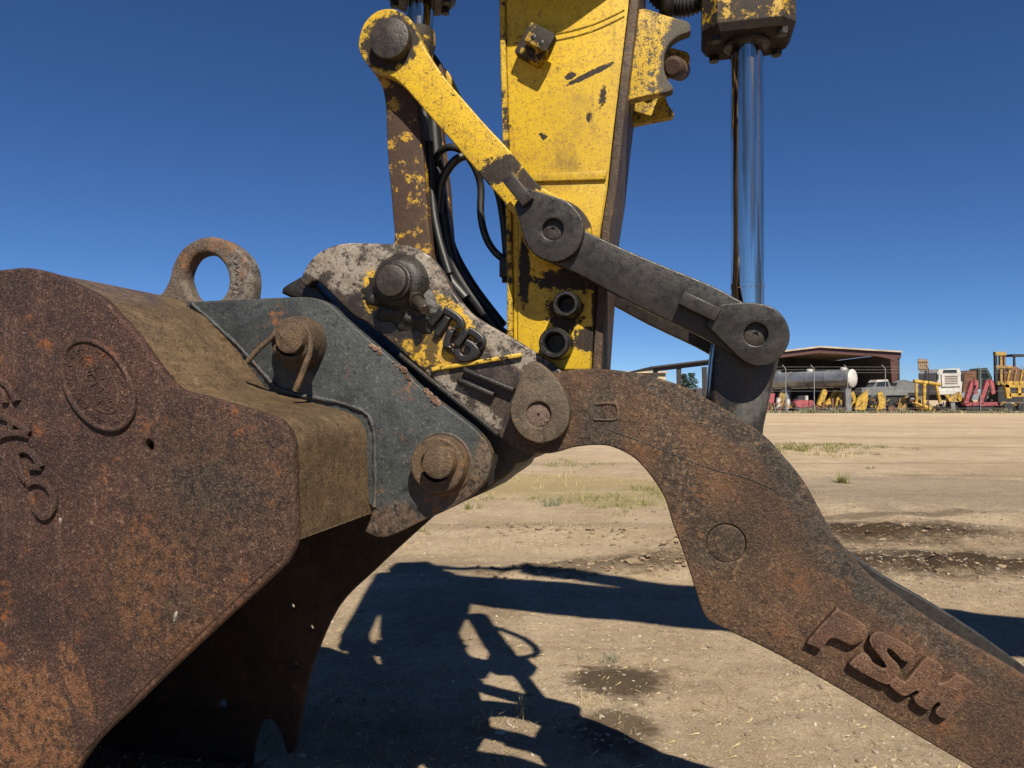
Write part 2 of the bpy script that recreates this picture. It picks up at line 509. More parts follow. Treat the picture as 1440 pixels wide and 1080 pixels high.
BLACKLINK = painted('black_paint_scuffed', (0.022, 0.022, 0.023), (0.055, 0.054, 0.052), chips=(0.64, 0.70), scale=10, rough=0.30, seed=13, grime=0.15, specks=.68, under2=(0.14, 0.135, 0.125), patches=[B(1055, 570, -.19, .03, .06, .5, ns=20, amp=.8, soft=.5)])
YEL = (0.68, 0.435, 0.018)
UNDER = (0.015, 0.0095, 0.0065)
YSTICK = painted('yellow_stick_paint', YEL, UNDER, chips=(0.66, 0.685), scale=14, seed=2, grime=0.42, patches=[
    B(830, 104, -.145, .070, .0085, -0.37, ns=60, amp=.7, soft=.08),
    B(802, 107, -.145, .016, .010, -0.2, ns=60, amp=.7, soft=.08, off=2),
    B(848, 135, -.145, .009, .028, 0.1, ns=55, amp=2.0, soft=.1, off=3),
    B(828, 165, -.145, .007, .014, 0.3, ns=60, amp=1.8, soft=.1, off=5),
    B(764, 192, -.145, .011, .007, 0.6, ns=60, amp=1.8, soft=.1, off=6),
    B(800, 395, -.145, .10, .030, 0.1, ns=45, amp=1.4, soft=.1, off=8),
    B(738, 380, -.145, .016, .10, 0.0, ns=40, amp=1.2, soft=.1, off=9),
    B(830, 480, -.145, .05, .035, 0.3, ns=40, amp=1.2, soft=.1, off=4),
    B(795, 440, -.145, .05, .05, 0.0, ns=40, amp=1.0, soft=.1, off=1),
    B(840, 450, -.145, .014, .14, 0.0, ns=40, amp=1.0, soft=.1, off=10),
])
YLINK = painted('yellow_link_paint', YEL, UNDER, chips=(0.62, 0.66), scale=22, seed=5, grime=0.6, specks=.64, patches=[
    B(548, 60, -.195, .085, .085, 0, ns=26, amp=.75, soft=.1),
    B(700, 240, -.195, .075, .035, -0.3, ns=40, amp=1.3, soft=.1, off=4),
    B(745, 250, -.195, .040, .045, 0.6, ns=40, amp=.9, soft=.1, off=6),
    B(812, 300, -.195, .05, .05, 0.6, ns=40, amp=.7, soft=.1, off=7),
])
YBRACKET = painted('yellow_bracket_paint', YEL, (0.045, 0.038, 0.030), chips=(0.53, 0.60), scale=52, seed=8, grime=0.9, specks=.57, patches=[
    B(956, 84, -.11, .055, .15, 0.15, ns=26, amp=.6, soft=.1),
    B(962, 40, -.11, .03, .03, 0.15, ns=26, amp=.5, soft=.1, off=3),
])
YWORN = painted('worn_yellow_brown', (0.58, 0.33, 0.02), (0.045, 0.024, 0.015), chips=(0.40, 0.46), scale=18, seed=31, grime=0.7, specks=.57, under2=(0.10, 0.055, 0.035))
YGLAND = painted('greasy_yellow', (0.60, 0.36, 0.02), (0.016, 0.012, 0.009), chips=(0.44, 0.49), scale=14, seed=17, grime=0.6, rough=.36, patches=[B(1050, 62, 0, .16, .035, 0, ns=40, amp=.5, ry=.2)], under2=(0.05, 0.03, 0.018))
YFLANGE = painted('worn_yellow_flange', YEL, UNDER, chips=(0.52, 0.58), scale=26, seed=14, grime=.6, specks=.6)
DARKEDGE = rusty('stick_flange_dirty', (0.040, 0.022, 0.012), (0.095, 0.055, 0.030), (0.18, 0.11, 0.04), (0.24, 0.13, 0.03), orange=(0.60, 0.70), seed=52, rough=.6, bump=.3, grit=.6)

def coupler_mat():
    k = NT('coupler_flaking_paint')
    n1 = k.noise(15, 9, 0.72, off=3); n2 = k.noise(110, 5, 0.65, off=1); n3 = k.noise(34, 7, 0.7, off=8)
    dirt = k.mix(k.mr(n2, 0.4, 0.65), (0.018, 0.013, 0.010), (0.060, 0.038, 0.026))
    wv = k.mixf(.5, n3, n1)
    white = k.mix(k.mr(wv, 0.40, 0.62), (0.26, 0.228, 0.19), (0.11, 0.075, 0.047))
    white = k.mix(k.mth('MULTIPLY', k.mr(n2, .56, .68), .6), white, (0.07, 0.045, 0.03))
    yellow = k.mix(k.mr(n2, 0.48, 0.66), (0.48, 0.29, 0.015), (0.19, 0.10, 0.03))
    orange = k.mix(k.mr(n3, 0.42, 0.6), (0.28, 0.15, 0.075), (0.12, 0.065, 0.035))
    w = -.19
    def blob(*a, **q): return B(*a, **q)(k)
    col = dirt
    top = k.mth('MAXIMUM', blob(495, 372, w, .17, .085, .25, ns=30, amp=.75), blob(690, 472, w, .16, .050, .55, ns=40, amp=.9, off=4))
    top = k.mth('MAXIMUM', top, blob(600, 400, w, .05, .12, -.5, ns=40, amp=.9, off=2))
    low = k.mth('MAXIMUM', blob(655, 562, w, .14, .020, .62, ns=45, amp=1.2, off=6), blob(618, 528, w, .035, .022, .5, ns=40, amp=.9, off=3))
    low = k.mth('MAXIMUM', low, blob(770, 500, w, .09, .018, .5, ns=45, amp=1.1, off=9))
    wm = k.mth('MULTIPLY', k.mth('MAXIMUM', top, low), k.mr(k.mixf(.3, n3, n2), 0.40, 0.52))
    col = k.mix(wm, col, white)
    col = k.mix(blob(620, 478, w, .10, .055, .6, ns=30, amp=.8, off=1), col, orange)
    ym = k.mth('MAXIMUM', blob(600, 490, w, .085, .050, .55, ns=34, amp=.85, off=5), blob(640, 445, w, .028, .095, -.75, ns=45, amp=.8, off=7))
    ym = k.mth('MAXIMUM', ym, blob(522, 410, w, .03, .06, 0, ns=50, amp=1.0, off=11))
    ym = k.mth('MULTIPLY', ym, k.mr(k.mixf(.4, n3, n2), 0.38, 0.46))
    col = k.mix(ym, col, yellow)
    gm = k.mth('MAXIMUM', blob(575, 425, w, .085, .085, 0, ns=26, amp=.55, off=12), blob(565, 452, w, .085, .05, .4, ns=26, amp=.6, off=13))
    gm = k.mth('MAXIMUM', gm, k.mth('MULTIPLY', k.mr(n1, .52, .57), .85))
    e = k.mth('MULTIPLY', k.edge(.006), k.mr(k.noise(40, 5, .7), .38, .5))
    gm = k.mth('MAXIMUM', gm, e)
    col = k.mix(gm, col, (0.020, 0.015, 0.012))
    nb = k.bump(k.mth('MAXIMUM', wm, ym), .45, .002)
    nb = k.bump(k.mixf(.5, n1, n2), .4, .004, nb)
    return k.done(col, k.mixf(gm, .62, .38), 0, nb)
COUPLER = coupler_mat()
YRIB = painted('yellow_rib_paint', (0.70, 0.46, 0.05), UNDER, chips=(0.53, 0.58), scale=40, seed=3, grime=.5, edge=0)

def chrome_mat():
    k = NT('chrome_rod')
    f = k.noise(55, 4, .6, stretch=((1, 1, .03),))
    g = k.noise(9, 5, .65, stretch=((1, 1, .25),))
    sp = k.noise(130, 3, .6)
    col = k.mix(k.mr(f, .42, .58), (0.86, 0.77, 0.67), (0.36, 0.31, 0.26))  # lengthwise streaks put reflections and oil film into the colour
    col = k.mix(k.mth('MULTIPLY', k.mr(g, .53, .62), .5), col, (0.22, 0.18, 0.13))
    col = k.mix(k.mr(sp, .72, .76), col, (0.16, 0.12, 0.09))
    return k.done(col, k.mixf(k.mr(f, .4, .62), .05, .20), 1.0, k.bump(f, .05, .002))
CHROME = chrome_mat()

# ------------------------------------------------------------------ the bucket
bucket = thing('excavator_bucket', 'big rusty maroon excavator bucket with raised lettering and oval badge', 'bucket', mp(200, 1450, 0), machine=True)
WB = .66
WF = .74
SIDE = [(-100, 392), (-40, 382), (0, 379), (35, 376), (70, 383), (100, 396), (140, 417), (163, 440), (190, 470), (213, 503), (238, 535), (255, 548),
        (293, 558), (333, 570), (380, 584), (400, 598), (411, 620), (413, 660), (415, 734), (415, 762, 0), (405, 786), (385, 808), (285, 900), (195, 986), (112, 1074),
        (60, 1130), (-31, 1289), (-62, 1450), (-70, 1520, 1), (-190, 1560), (-400, 1580), (-600, 1480), (-740, 1250), (-760, 950), (-660, 660), (-420, 470), (-240, 415)]
def to_px(u, v, w):
    p = ORG + UA * u + WA * w + Vector((0, 0, v)) - Vector((0, 0, CAMH))
    c, s_ = math.cos(PITCH), math.sin(PITCH)
    y, z = p.y * c + p.z * s_, -p.y * s_ + p.z * c
    return (720 + F * p.x / y, 540 - F * z / y)
# the lower end of the opening edge is seen on the far plate: carry it over to the near one
low = [to_px(*uv(x, y, WF - .03), -WB) for x, y in ((462, 885), (437, 940), (424, 1000))]
low += [to_px(*uv(x, y, WF - .03), -WB) for x, y in ((417, 1040), (411, 1060), (402, 1056), (394, 1030), (380, 1012), (364, 1022))] + [to_px(*uv(352, 1076, WF - .03), -WB) + (1,)]
i0 = SIDE.index((60, 1130))
LIPPX = low[-1][:2]
SIDE[i0:i0 + 4] = low[1:]
prof = px_poly(SIDE, -WB, 4)
hole = circ(uv(208, 627, -WB), .0125, 20)
near = plate('side_plate', [prof, hole], -WB, -WB + .028, MAROON, bucket, bev=.009, res=3)
bolts_px = [(410, 853), (437, 883), (415, 935)]
far_holes = [circ(uv(x, y, WF - .03), .011, 8) for x, y in bolts_px] + [circ(uv(312, 990, WF - .03), .020, 18)]
plate('side_plate', [prof] + far_holes, WF - .028, WF, INSIDE, bucket, bev=.006)

def shell_mesh(name, pts, w0, w1, th, mat, nw=6):
    bm = bmesh.new(); n = len(pts)
    def off(i):
        a = Vector(pts[max(i - 1, 0)]); b = Vector(pts[min(i + 1, n - 1)])
        d = (b - a).normalized(); return Vector((-d.y, d.x))
    rows = {0: [], 1: []}
    for s in (0, 1):
        for j in range(nw + 1):
            w = w0 + (w1 - w0) * j / nw
            r = []
            for i, p in enumerate(pts):
                q = Vector(p) + (off(i) * th if s else Vector((0, 0)))
                r.append(bm.verts.new((q.x, w, q.y)))
            rows[s].append(r)
        for j in range(nw):
            for i in range(n - 1):
                bm.faces.new((rows[s][j][i], rows[s][j][i + 1], rows[s][j + 1][i + 1], rows[s][j + 1][i]))
    for j in range(nw):
        for i in (0, n - 1):
            bm.faces.new((rows[0][j][i], rows[0][j + 1][i], rows[1][j + 1][i], rows[1][j][i]))
    return bm_done(name, bm, mat, bucket, ang=40)
# the back shell follows the side plate's outline from the box beam's lower edge over the top and round the heel to the lip
top_i = min(range(len(prof)), key=lambda i: (Vector(prof[i]) - Vector(uv(415, 760, -WB))).length)
lip_i = min(range(len(prof)), key=lambda i: (Vector(prof[i]) - Vector(uv(*LIPPX, -WB))).length)
path = [prof[i % len(prof)] for i in range(lip_i, lip_i + len(prof)) ]
k_end = [i for i in range(len(path)) if path[i] == prof[top_i]][0]
path = path[:k_end + 1]
# inset by 2 mm so that the shell and the plate edge do not share a plane
cen = Vector((sum(p[0] for p in path) / len(path), sum(p[1] for p in path) / len(path)))
path_in = [tuple(Vector(p) + (cen - Vector(p)).normalized() * .003) for p in path]
shell_mesh('shell', path_in, -WB + .028, WF - .028, -.03, SHELL)
# box beam floor under the ears
bm = bmesh.new()
fl = [uv(413, 757, -WB), uv(300, 700, -WB), uv(150, 560, -WB), uv(60, 430, -WB)]
vs = [[bm.verts.new((p[0] - .004, w, p[1])) for p in fl] for w in (-WB + .03, WF - .03)]
for i in range(3): bm.faces.new((vs[0][i], vs[0][i + 1], vs[1][i + 1], vs[1][i]))
bm_done('beam_floor', bm, INSIDE, bucket)
# raised wear plate on the lower front of the near side
WEAR = [(252, 556), (226, 625), (178, 745), (160, 780), (77, 921), (-5, 1022), (-90, 1120), (-70, 1180, 1), (-45, 1250), (40, 1140), (108, 1070), (195, 976), (285, 889), (380, 800), (398, 785), (405, 755), (404, 625), (392, 603), (340, 580)]
plate('wear_plate', [px_poly(WEAR, -WB, 3)], -WB - .004, -WB + .012, MAROON, bucket, bev=.006, res=4)
# ears
EARP = [(262, 428, 1), (275, 424), (407, 418), (441, 419), (463, 428), (483, 447), (519, 478), (560, 514), (594, 547), (655, 593), (674, 610), (686, 626), (691, 644), (686, 669), (670, 690),
        (639, 712), (589, 735), (558, 750), (536, 756), (521, 752), (513, 747, 1), (520, 731), (526, 712, 1), (470, 690, 1), (380, 600), (300, 520), (255, 470)]
ear = px_poly(EARP, -.25, 4)
for s in (-1, 1):
    plate('ear', [ear], min(s * .25, s * .21), max(s * .25, s * .21), EAR, bucket, bev=.004)
# weld bead along the ear's foot
bead_px = [(268, 425), (285, 440), (303, 456), (318, 470), (336, 487), (352, 505), (372, 527), (390, 545), (410, 553), (440, 559), (480, 567), (505, 575), (520, 587), (526, 610), (528, 660), (527, 712)]
bead_pts = []
for i, (x, y) in enumerate(smooth(bead_px, 6, closed=False)):
    p = mp(x, y, -.253); bead_pts.append(p + Vector((random.uniform(-1, 1), 0, random.uniform(-1, 1))) * .0012)
tube('weld_bead', bead_pts, [.0062 + .0012 * math.sin(i * 2.1) + .0014 * math.sin(i * .7) for i in range(len(bead_pts))], EAR, bucket, n=8, sm=0)
# upper pin with its collar and bent split pin
c1 = uv(425, 483, -.25)
bo = pin('pin_boss', c1, .078, -.292, -.25, PINRUST, bucket, bev=.008)
cc = uv(412, 478, -.33)
bm = bmesh.new()
add_rev(bm, (cc[0], -.345, cc[1]), (cc[0], -.25, cc[1]), [(0, .0475), (0, .056), (.003, .060), (.055, .064), (.055, .0475), (0, .0475)], 40, caps=False)
bm_done('collar', bm, PINRUST, bucket)
cp = uv(406, 475, -.37)
pn = pin('pin', cp, .0425, -.37, -.2, PINRUST, bucket, bev=.004)
tube('split_pin', [mp(388, 468, -.355), mp(378, 478, -.362), mp(362, 493, -.366), mp(347, 510, -.368)], .0078, PINRUST, pn, 8)
tube('split_pin', [mp(436, 470, -.36), mp(436, 494, -.365), mp(427, 520, -.37), mp(415, 550, -.372)], .0085, PINRUST, pn, 8)
# lower pin
c2 = uv(622, 652, -.25)
bm = bmesh.new()
add_rev(bm, (c2[0], -.300, c2[1]), (c2[0], -.25, c2[1]), [(0, .046), (0, .070), (.004, .075), (.05, .080), (.05, .046), (0, .046)], 44, caps=False)
bm_done('pin_boss', bm, PINRUST, bucket)
bm = bmesh.new(); add_tube(bm, [Vector((c2[0] + .082 * math.cos(a), -.252, c2[1] + .082 * math.sin(a))) for a in [2 * math.pi * k / 40 for k in range(41)]], .006, 6)
bm_done('weld_bead', bm, EAR, bucket)
pin('pin', uv(615, 651, -.345), .0425, -.345, -.2, PINRUST, bucket, bev=.005)
# lifting eye
EYEO = [(218, 418, 1), (228, 408), (236, 392), (241, 372), (254, 350), (274, 336), (294, 332), (316, 337), (336, 350), (350, 368), (355, 390), (354, 412), (350, 430, 1), (320, 434, 1), (255, 430, 1)]
EYEI = [(259, 393), (262, 376), (272, 361), (288, 356), (304, 361), (316, 376), (320, 394), (316, 412), (303, 424), (286, 426), (270, 418)]
plate('lifting_eye', [px_poly(EYEO, -.205, 4), px_poly(EYEI, -.205, 4)], -.205, -.145, EYE, bucket, bev=.016, res=4)
# size marks cast on the eye's right leg
for pts in ([(333, 360), (328, 366), (334, 372)], [(337, 374), (331, 378), (336, 383), (331, 386)], [(333, 397), (329, 402), (333, 407), (337, 402), (333, 397)]):
    tube('cast_mark', [mp(x, y, -.206) for x, y in pts], .0022, EYE, bucket, 6, 4)
# raised lettering, half round strokes standing on the side plate
def stroke(name, pts, wd, w, mat, parent, sc=4.32, ox=0, oy=500, proud=.012, bev=.004):
    P = smooth([uv(ox + x / sc, oy + y / sc, w - proud) for x, y in pts], 4, closed=False)
    P = [Vector(p) for p in P]; A = []; Bq = []
    for i, p in enumerate(P):
        d = (P[min(i + 1, len(P) - 1)] - P[max(i - 1, 0)]).normalized(); q = Vector((-d.y, d.x)) * wd / 2
        A.append(tuple(p + q)); Bq.append(tuple(p - q))
    return plate(name, [A + Bq[::-1]], w - proud, w + .004, mat, parent, bev=bev, res=2)
for st in ([(-40, 120), (0, 158), (40, 190), (90, 280)], [(-30, 190), (5, 230), (18, 290)],
           [(-30, 360), (40, 385), (110, 425), (165, 475)], [(160, 482), (90, 470), (20, 480), (-20, 500)], [(60, 400), (40, 470)],
           [(240, 680), (180, 590), (120, 575), (90, 610), (110, 700), (150, 770)], [(165, 680), (235, 680)],
           [(155, 790), (200, 765), (262, 780), (310, 850), (312, 930), (270, 985), (220, 960), (185, 890), (185, 830)]):
    stroke('letter_stroke', st, .0165, -WB, MAROON, bucket)
# oval badge with a rim, an inner ring and worn small print
bc = (138, 541); e1 = Vector((.49, .87)); e2 = Vector((.87, -.49))
def ell(a, b, t): return (bc[0] + e1.x * a * math.cos(t) + e2.x * b * math.sin(t), bc[1] + e1.y * a * math.cos(t) + e2.y * b * math.sin(t))
badge = plate('badge', [px_poly([ell(68, 43, 2 * math.pi * k / 48) for k in range(48)], -WB, 1)], -WB - .006, -WB + .01, MAROON, bucket, bev=.003)
bm = bmesh.new(); add_tube(bm, [mp(*ell(68, 43, 2 * math.pi * k / 60), -WB - .005) for k in range(61)], .0075, 8)
bm_done('rim', bm, MAROON, badge, ang=50)
for t0, t1 in ((2.6, 4.6), (5.4, 8.2)):
    bm = bmesh.new(); add_tube(bm, [mp(*ell(44, 23, t0 + (t1 - t0) * k / 24), -WB - .006) for k in range(25)], .0024, 6)
    bm_done('inner_ring', bm, MAROON, badge, ang=50)
bm = bmesh.new()
for k in range(46):
    t = 2 * math.pi * k / 46
    if random.random() < .25: continue
    x, y = ell(56, 33, t); dx, dy = random.uniform(-3, 3), random.uniform(-3, 3)
    add_tube(bm, [mp(x - dx, y - dy, -WB - .007), mp(x + dx, y + dy, -WB - .007)], .0017, 5)
for k in range(26):
    x, y = ell(random.uniform(-32, 32), random.uniform(-13, 13), 0) if 0 else ell(random.uniform(-34, 34), 0, 0)
    x += random.uniform(-9, 9); y += random.uniform(-9, 9); dx, dy = random.uniform(-4, 4), random.uniform(-4, 4)
    add_tube(bm, [mp(x - dx, y - dy, -WB - .007), mp(x + dx, y + dy, -WB - .007)], .0018, 5)
wp = bm_done('worn_print', bm, MAROON, badge, ang=50); wp['kind'] = 'stuff'
# cutting lip and teeth along the bottom edge
l0 = uv(*LIPPX, -WB); l1 = uv(LIPPX[0] - 190, LIPPX[1] + 40, -WB)
d = (Vector(l0) - Vector(l1)).normalized(); nn = Vector((-d.y, d.x))
lip = [tuple(Vector(l0) + d * .06 + nn * .005), tuple(Vector(l0) - d * .25 + nn * .03), tuple(Vector(l0) - d * .25 - nn * .03), tuple(Vector(l0) + d * .06 - nn * .01)]
plate('cutting_lip', [lip], -WB - .005, WF + .005, INSIDE, bucket, bev=.004)

# ------------------------------------------------------------------ the quick coupler
coupler = thing('quick_coupler', 'grimy quick coupler with flaking white and yellow paint and black cast letters', 'coupler', mp(700, 665, 0), machine=True)
COUP = [(423, 397), (426, 383), (438, 364), (455, 351), (483, 342), (524, 342), (566, 344), (588, 350), (608, 364), (624, 386), (636, 408), (655, 433), (677, 451), (730, 481), (752, 495), (775, 510),
        (797, 530), (806, 560), (806, 592), (795, 615), (772, 632), (745, 638), (720, 628), (700, 614), (677, 594), (608, 533), (547, 480), (519, 456), (497, 444), (463, 411), (444, 395), (432, 402)]
cpoly = px_poly(COUP, -.19, 4)
for s in (-1, 1):
    plate('side_plate', [cpoly], min(s * .19, s * .15), max(s * .19, s * .15), COUPLER if s < 0 else GREASE, coupler, bev=.007, res=3)
CORE = [(402, 414), (420, 396), (440, 392), (470, 425), (540, 490), (640, 520), (740, 560), (770, 620), (757, 636), (742, 648), (728, 652), (722, 662), (700, 678), (668, 692), (610, 640), (540, 560), (450, 440)]
plate('core', [px_poly(CORE, -.12, 3)], -.149, .149, GREASE, coupler, bev=.01)
# pin boss with grease
bcc = uv(563, 400, -.19)
rev('pin_boss', (bcc[0], -.225, bcc[1]), (bcc[0], -.19, bcc[1]), [(0, 0), (0, .058), (.006, .068), (.02, .078), (.035, .088)], GREASE, coupler, 40)
pcn = uv(549, 394, -.27)
pp = pin('pin', pcn, .046, -.27, -.15, GREASYPIN, coupler, bev=.008)
bm = bmesh.new(); add_tube(bm, [Vector((pcn[0] + .048 * math.cos(a), -.250, pcn[1] + .048 * math.sin(a))) for a in [2 * math.pi * k / 32 for k in range(33)]], .007, 7)
bm_done('grease_ring', bm, GREASE, pp, ang=60)
bm = bmesh.new()
NR, NA = 14, 60
rings_ = []
gcx, gcz = uv(568, 428, -.19)
for i in range(NR + 1):
    rr = i / NR; row = []
    for j in range(NA):
        a = 2 * math.pi * j / NA
        ragged = 1 + .28 * mnoise.noise(Vector((math.cos(a) * 2.3, math.sin(a) * 2.3, 4))) + .15 * mnoise.noise(Vector((math.cos(a) * 7, math.sin(a) * 7, 9)))
        x = gcx + .125 * rr * ragged * math.cos(a); z = gcz + .078 * rr * ragged * math.sin(a) - .35 * (.118 * rr * math.cos(a))
        hgt_ = (1 - rr ** 2.5) * (.020 + .016 * mnoise.noise(Vector((x * 38, z * 38, 1))) + .007 * mnoise.noise(Vector((x * 120, z * 120, 1))))
        row.append(bm.verts.new((x, -.1885 - max(0, hgt_), z)))
    rings_.append(row)
for A_, B_ in zip(rings_, rings_[1:]):
    for j in range(NA): bm.faces.new((A_[j], A_[(j + 1) % NA], B_[(j + 1) % NA], B_[j]))
bm_done('grease_cake', bm, GREASE, coupler, ang=70)
rev('keeper_bolt', mp(598, 436, -.255), mp(580, 416, -.195), [(0, 0), (0, .013), (.003, .016), (.06, .018), (.06, .024), (.09, .024)], GREASYPIN, coupler, 14)
# letters
_sk = [0]
def stroke6(pts):
    _sk[0] += 1      # neighbouring strokes stand at slightly different heights, as cast letters do
    return stroke('letter_stroke', pts, .0215, -.19, BOLTBLACK, coupler, sc=6.0, ox=560, oy=420, proud=.0165 + .0008 * _sk[0], bev=.005)
for st in ([(262, 218), (320, 150), (376, 90)], [(376, 90), (430, 118), (500, 168), (528, 225), (500, 285), (440, 262)], [(312, 305), (360, 240), (415, 150)],
           [(440, 262), (415, 330), (402, 398), (440, 436), (470, 430)],
           [(482, 395), (530, 330), (582, 262)], [(582, 262), (650, 300), (700, 352), (680, 405), (630, 395), (560, 365)], [(560, 365), (620, 400), (655, 455), (600, 495), (540, 505), (500, 470), (492, 420)]):
    stroke6(st)
def bar(name, a, b, w0, w1, width, mat, parent, bev=.003):
    p, q = Vector(uv(*a, w0)), Vector(uv(*b, w0))
    d = (q - p).normalized(); n_ = Vector((-d.y, d.x)) * width / 2
    return plate(name, [[tuple(p + n_), tuple(q + n_), tuple(q - n_), tuple(p - n_)]], w0, w1, mat, parent, bev=bev)
bar('rib', (606, 520), (733, 499), -.204, -.19, .013, YRIB, coupler, .005)
bar('rib', (650, 519), (722, 549), -.215, -.19, .016, GREASE, coupler, .007)  # black raised bar added in place of a dark groove
bar('rib', (642, 533), (694, 556), -.212, -.19, .016, GREASE, coupler, .007)  # second bar, likewise standing for a dark groove
bar('rib', (560, 498), (700, 612), -.205, -.19, .014, GREASE, coupler, .006)
# flaky rust scale along the gap above the ear
bm = bmesh.new()
for k in range(34):
    t = random.choice((.12, .2, .42, .5, .55, .8, .86, .92)) + random.gauss(0, .022); x = 512 + t * 110; y = 474 + t * 94
    p = mp(x, y + random.uniform(-1, 5), -.252)
    g = bmesh.ops.create_icosphere(bm, subdivisions=1, radius=random.uniform(.003, .0085))['verts']
    for v in g: v.co = p + Vector((v.co.x * random.uniform(.8, 1.9), v.co.y * .35, v.co.z)) * (1 + .9 * mnoise.noise(v.co * 200 + p * 30))
rs = bm_done('rust_flakes', bm, LETTER, bucket, ang=20); rs['kind'] = 'stuff'

# ------------------------------------------------------------------ the thumb
thumb = thing('hydraulic_thumb', 'curved rusty brown thumb of two plates with large raised letters', 'thumb', mp(1440, 1060, 0), machine=True)
TH = [(785, 523), (810, 519), (850, 519), (900, 525), (930, 533), (960, 543), (993, 560), (1027, 580), (1073, 611), (1100, 639), (1131, 677), (1151, 713), (1172, 750), (1192, 774), (1225, 811), (1270, 844),
      (1327, 884), (1440, 950), (1560, 1032), (1680, 1130), (1730, 1210, 1), (1640, 1230), (1520, 1170), (1367, 1080), (1270, 1023), (1188, 974), (1094, 921), (1009, 880), (995, 871), (987, 858), (972, 811),
      (960, 774), (947, 740), (937, 707), (927, 687), (910, 663), (890, 643), (862, 629), (838, 626), (807, 629), (787, 635), (767, 638), (745, 634), (724, 612), (716, 578), (728, 546), (752, 528)]
tpoly = px_poly(TH, -.26, 4)
dc = uv(1021, 764, -.26)
tplate = plate('side_plate', [tpoly, circ(dc, .0475, 36)], -.26, -.22, THUMB, thumb, bev=.006, res=3)
plate('side_plate', [tpoly], .27, .31, DARKLINK, thumb, bev=.006)  # dark grey here stands in for the near plate's shade
pin('cross_tube', dc, .0462, -.2585, .28, THUMB, thumb, bev=.002)
# keeper lug on the pin
TEARP = [(740, 513), (750, 508), (762, 513), (783, 533), (797, 560), (801, 580), (797, 601), (785, 615), (768, 622), (755, 623), (735, 614), (722, 597), (717, 577), (723, 554), (732, 530)]
teardrop = plate('pin_keeper', [px_poly(TEARP, -.30, 4), circ(uv(757, 583, -.30), .033, 32)], -.30, -.26, TEAR, thumb, bev=.004, res=3)
pin('pin', uv(757, 583, -.292), .0325, -.292, .29, TURNED, teardrop, bev=.002, recess=(.004, .005))
# slot weld and seam
sl = [(838, 568), (862, 567), (868, 573), (868, 585), (863, 590), (836, 590)]
tube('slot_weld', [mp(x, y, -.261) for x, y in sl], .0032, THUMB, thumb, 6, 4)
bm = bmesh.new()
sp_ = [mp(x, y, -.2605) for x, y in ((850, 602), (900, 620), (960, 644), (1010, 662), (1050, 672), (1092, 690))]
add_tube(bm, spline3(sp_, 6), .0011, 5); bm_done('seam', bm, GREASE, thumb)
# raised letters
def trace(pts, sc, ox, oy): return [(ox + x / sc, oy + y / sc) for x, y in pts]
PL = [(132, 350), (325, 135), (345, 138), (440, 190), (530, 248), (552, 300), (530, 335), (450, 385), (380, 360), (310, 335), (270, 352), (225, 410), (190, 400), (150, 380)]
SL = [(590, 300), (645, 292), (750, 345), (860, 410), (880, 445), (840, 498), (790, 490), (740, 440), (692, 405), (682, 430), (720, 480), (772, 540), (750, 600), (700, 655), (640, 645), (530, 590), (425, 525), (440, 490), (505, 438),
      (560, 465), (590, 515), (660, 548), (675, 525), (620, 450), (575, 395), (560, 340)]
ML = [(700, 660), (745, 605), (805, 640), (880, 555), (965, 468), (1065, 525), (1075, 575), (1045, 650), (1100, 635), (1175, 590), (1290, 650), (1295, 685), (1200, 800), (1110, 885), (1070, 893), (1030, 870), (1022, 840),
      (1055, 800), (1035, 782), (985, 828), (950, 830), (890, 795), (872, 755), (905, 718), (885, 702), (850, 722), (805, 740), (760, 720)]
for nm, L in (('letter_p', PL), ('letter_s', SL), ('letter_m', ML)):
    plate('raised_letter', [px_poly(trace(L, 4.966, 1110, 830), -.278, 3)], -.280, -.258, LETTER, thumb, bev=.0028, res=2)
# cross plates between the two sides
def slab(name, a, b, th, mat, parent, w=.219, w1=.269):
    p, q = Vector(uv(*a, -.22)), Vector(uv(*b, -.22)); d = (q - p).normalized(); n_ = Vector((-d.y, d.x)) * th / 2
    return plate(name, [[tuple(p + n_), tuple(q + n_), tuple(q - n_), tuple(p - n_)]], -w, w1, mat, parent, bev=.003)
slab('cross_plate', (1010, 845), (1560, 1150), .025, THUMB, thumb)
slab('cross_plate', (1230, 850), (1560, 1075), .02, THUMB, thumb)

# ------------------------------------------------------------------ the excavator's arm
arm = thing('excavator', 'yellow excavator stick and boom with linkage, cylinders and hoses', 'excavator', mp(780, 640, 0), machine=True)
SW = .145
yl = [(711, 0), (713, 100), (716, 200), (720, 300), (722, 400), (722, 490), (728, 560)]
yr = [(886, 0), (875, 92), (864, 183), (856, 260), (846, 324), (840, 420), (833, 520), (820, 590)]
L = [uv(x, y, -SW) for x, y in yl]; Rr = [uv(x, y, -SW) for x, y in yr]
top_l = [(.34, 5.85), (.30, 5.3), (.10, 4.3), (.0, 3.4)]
top_r = [(.40, 3.2), (.62, 3.9), (.78, 4.5), (.86, 5.2), (.62, 5.95)]
web = L[::-1]; web = L + []
outline = top_l + L + Rr[::-1] + top_r
web_pl = plate('stick_web', [outline], -SW, -SW + .02, YSTICK, arm, bev=.002)
SF = .105
plate('stick_web', [outline], SF - .02, SF, YSTICK, arm, bev=.002)
def ribbon(name, pts, th, w0, w1, mat, parent, side):
    P = [Vector(p) for p in pts]; O = []
    for i, p in enumerate(P):
        d = (P[min(i + 1, len(P) - 1)] - P[max(i - 1, 0)]).normalized()
        O.append(p + Vector((-d.y, d.x)) * th * side)
    return plate(name, [[tuple(p) for p in P] + [tuple(p) for p in O[::-1]]], w0, w1, mat, parent, bev=.003)
ribbon('stick_flange', [(p[0] - .001, p[1]) for p in top_l + L], .016, -SW - .010, SF + .010, YFLANGE, arm, -1)
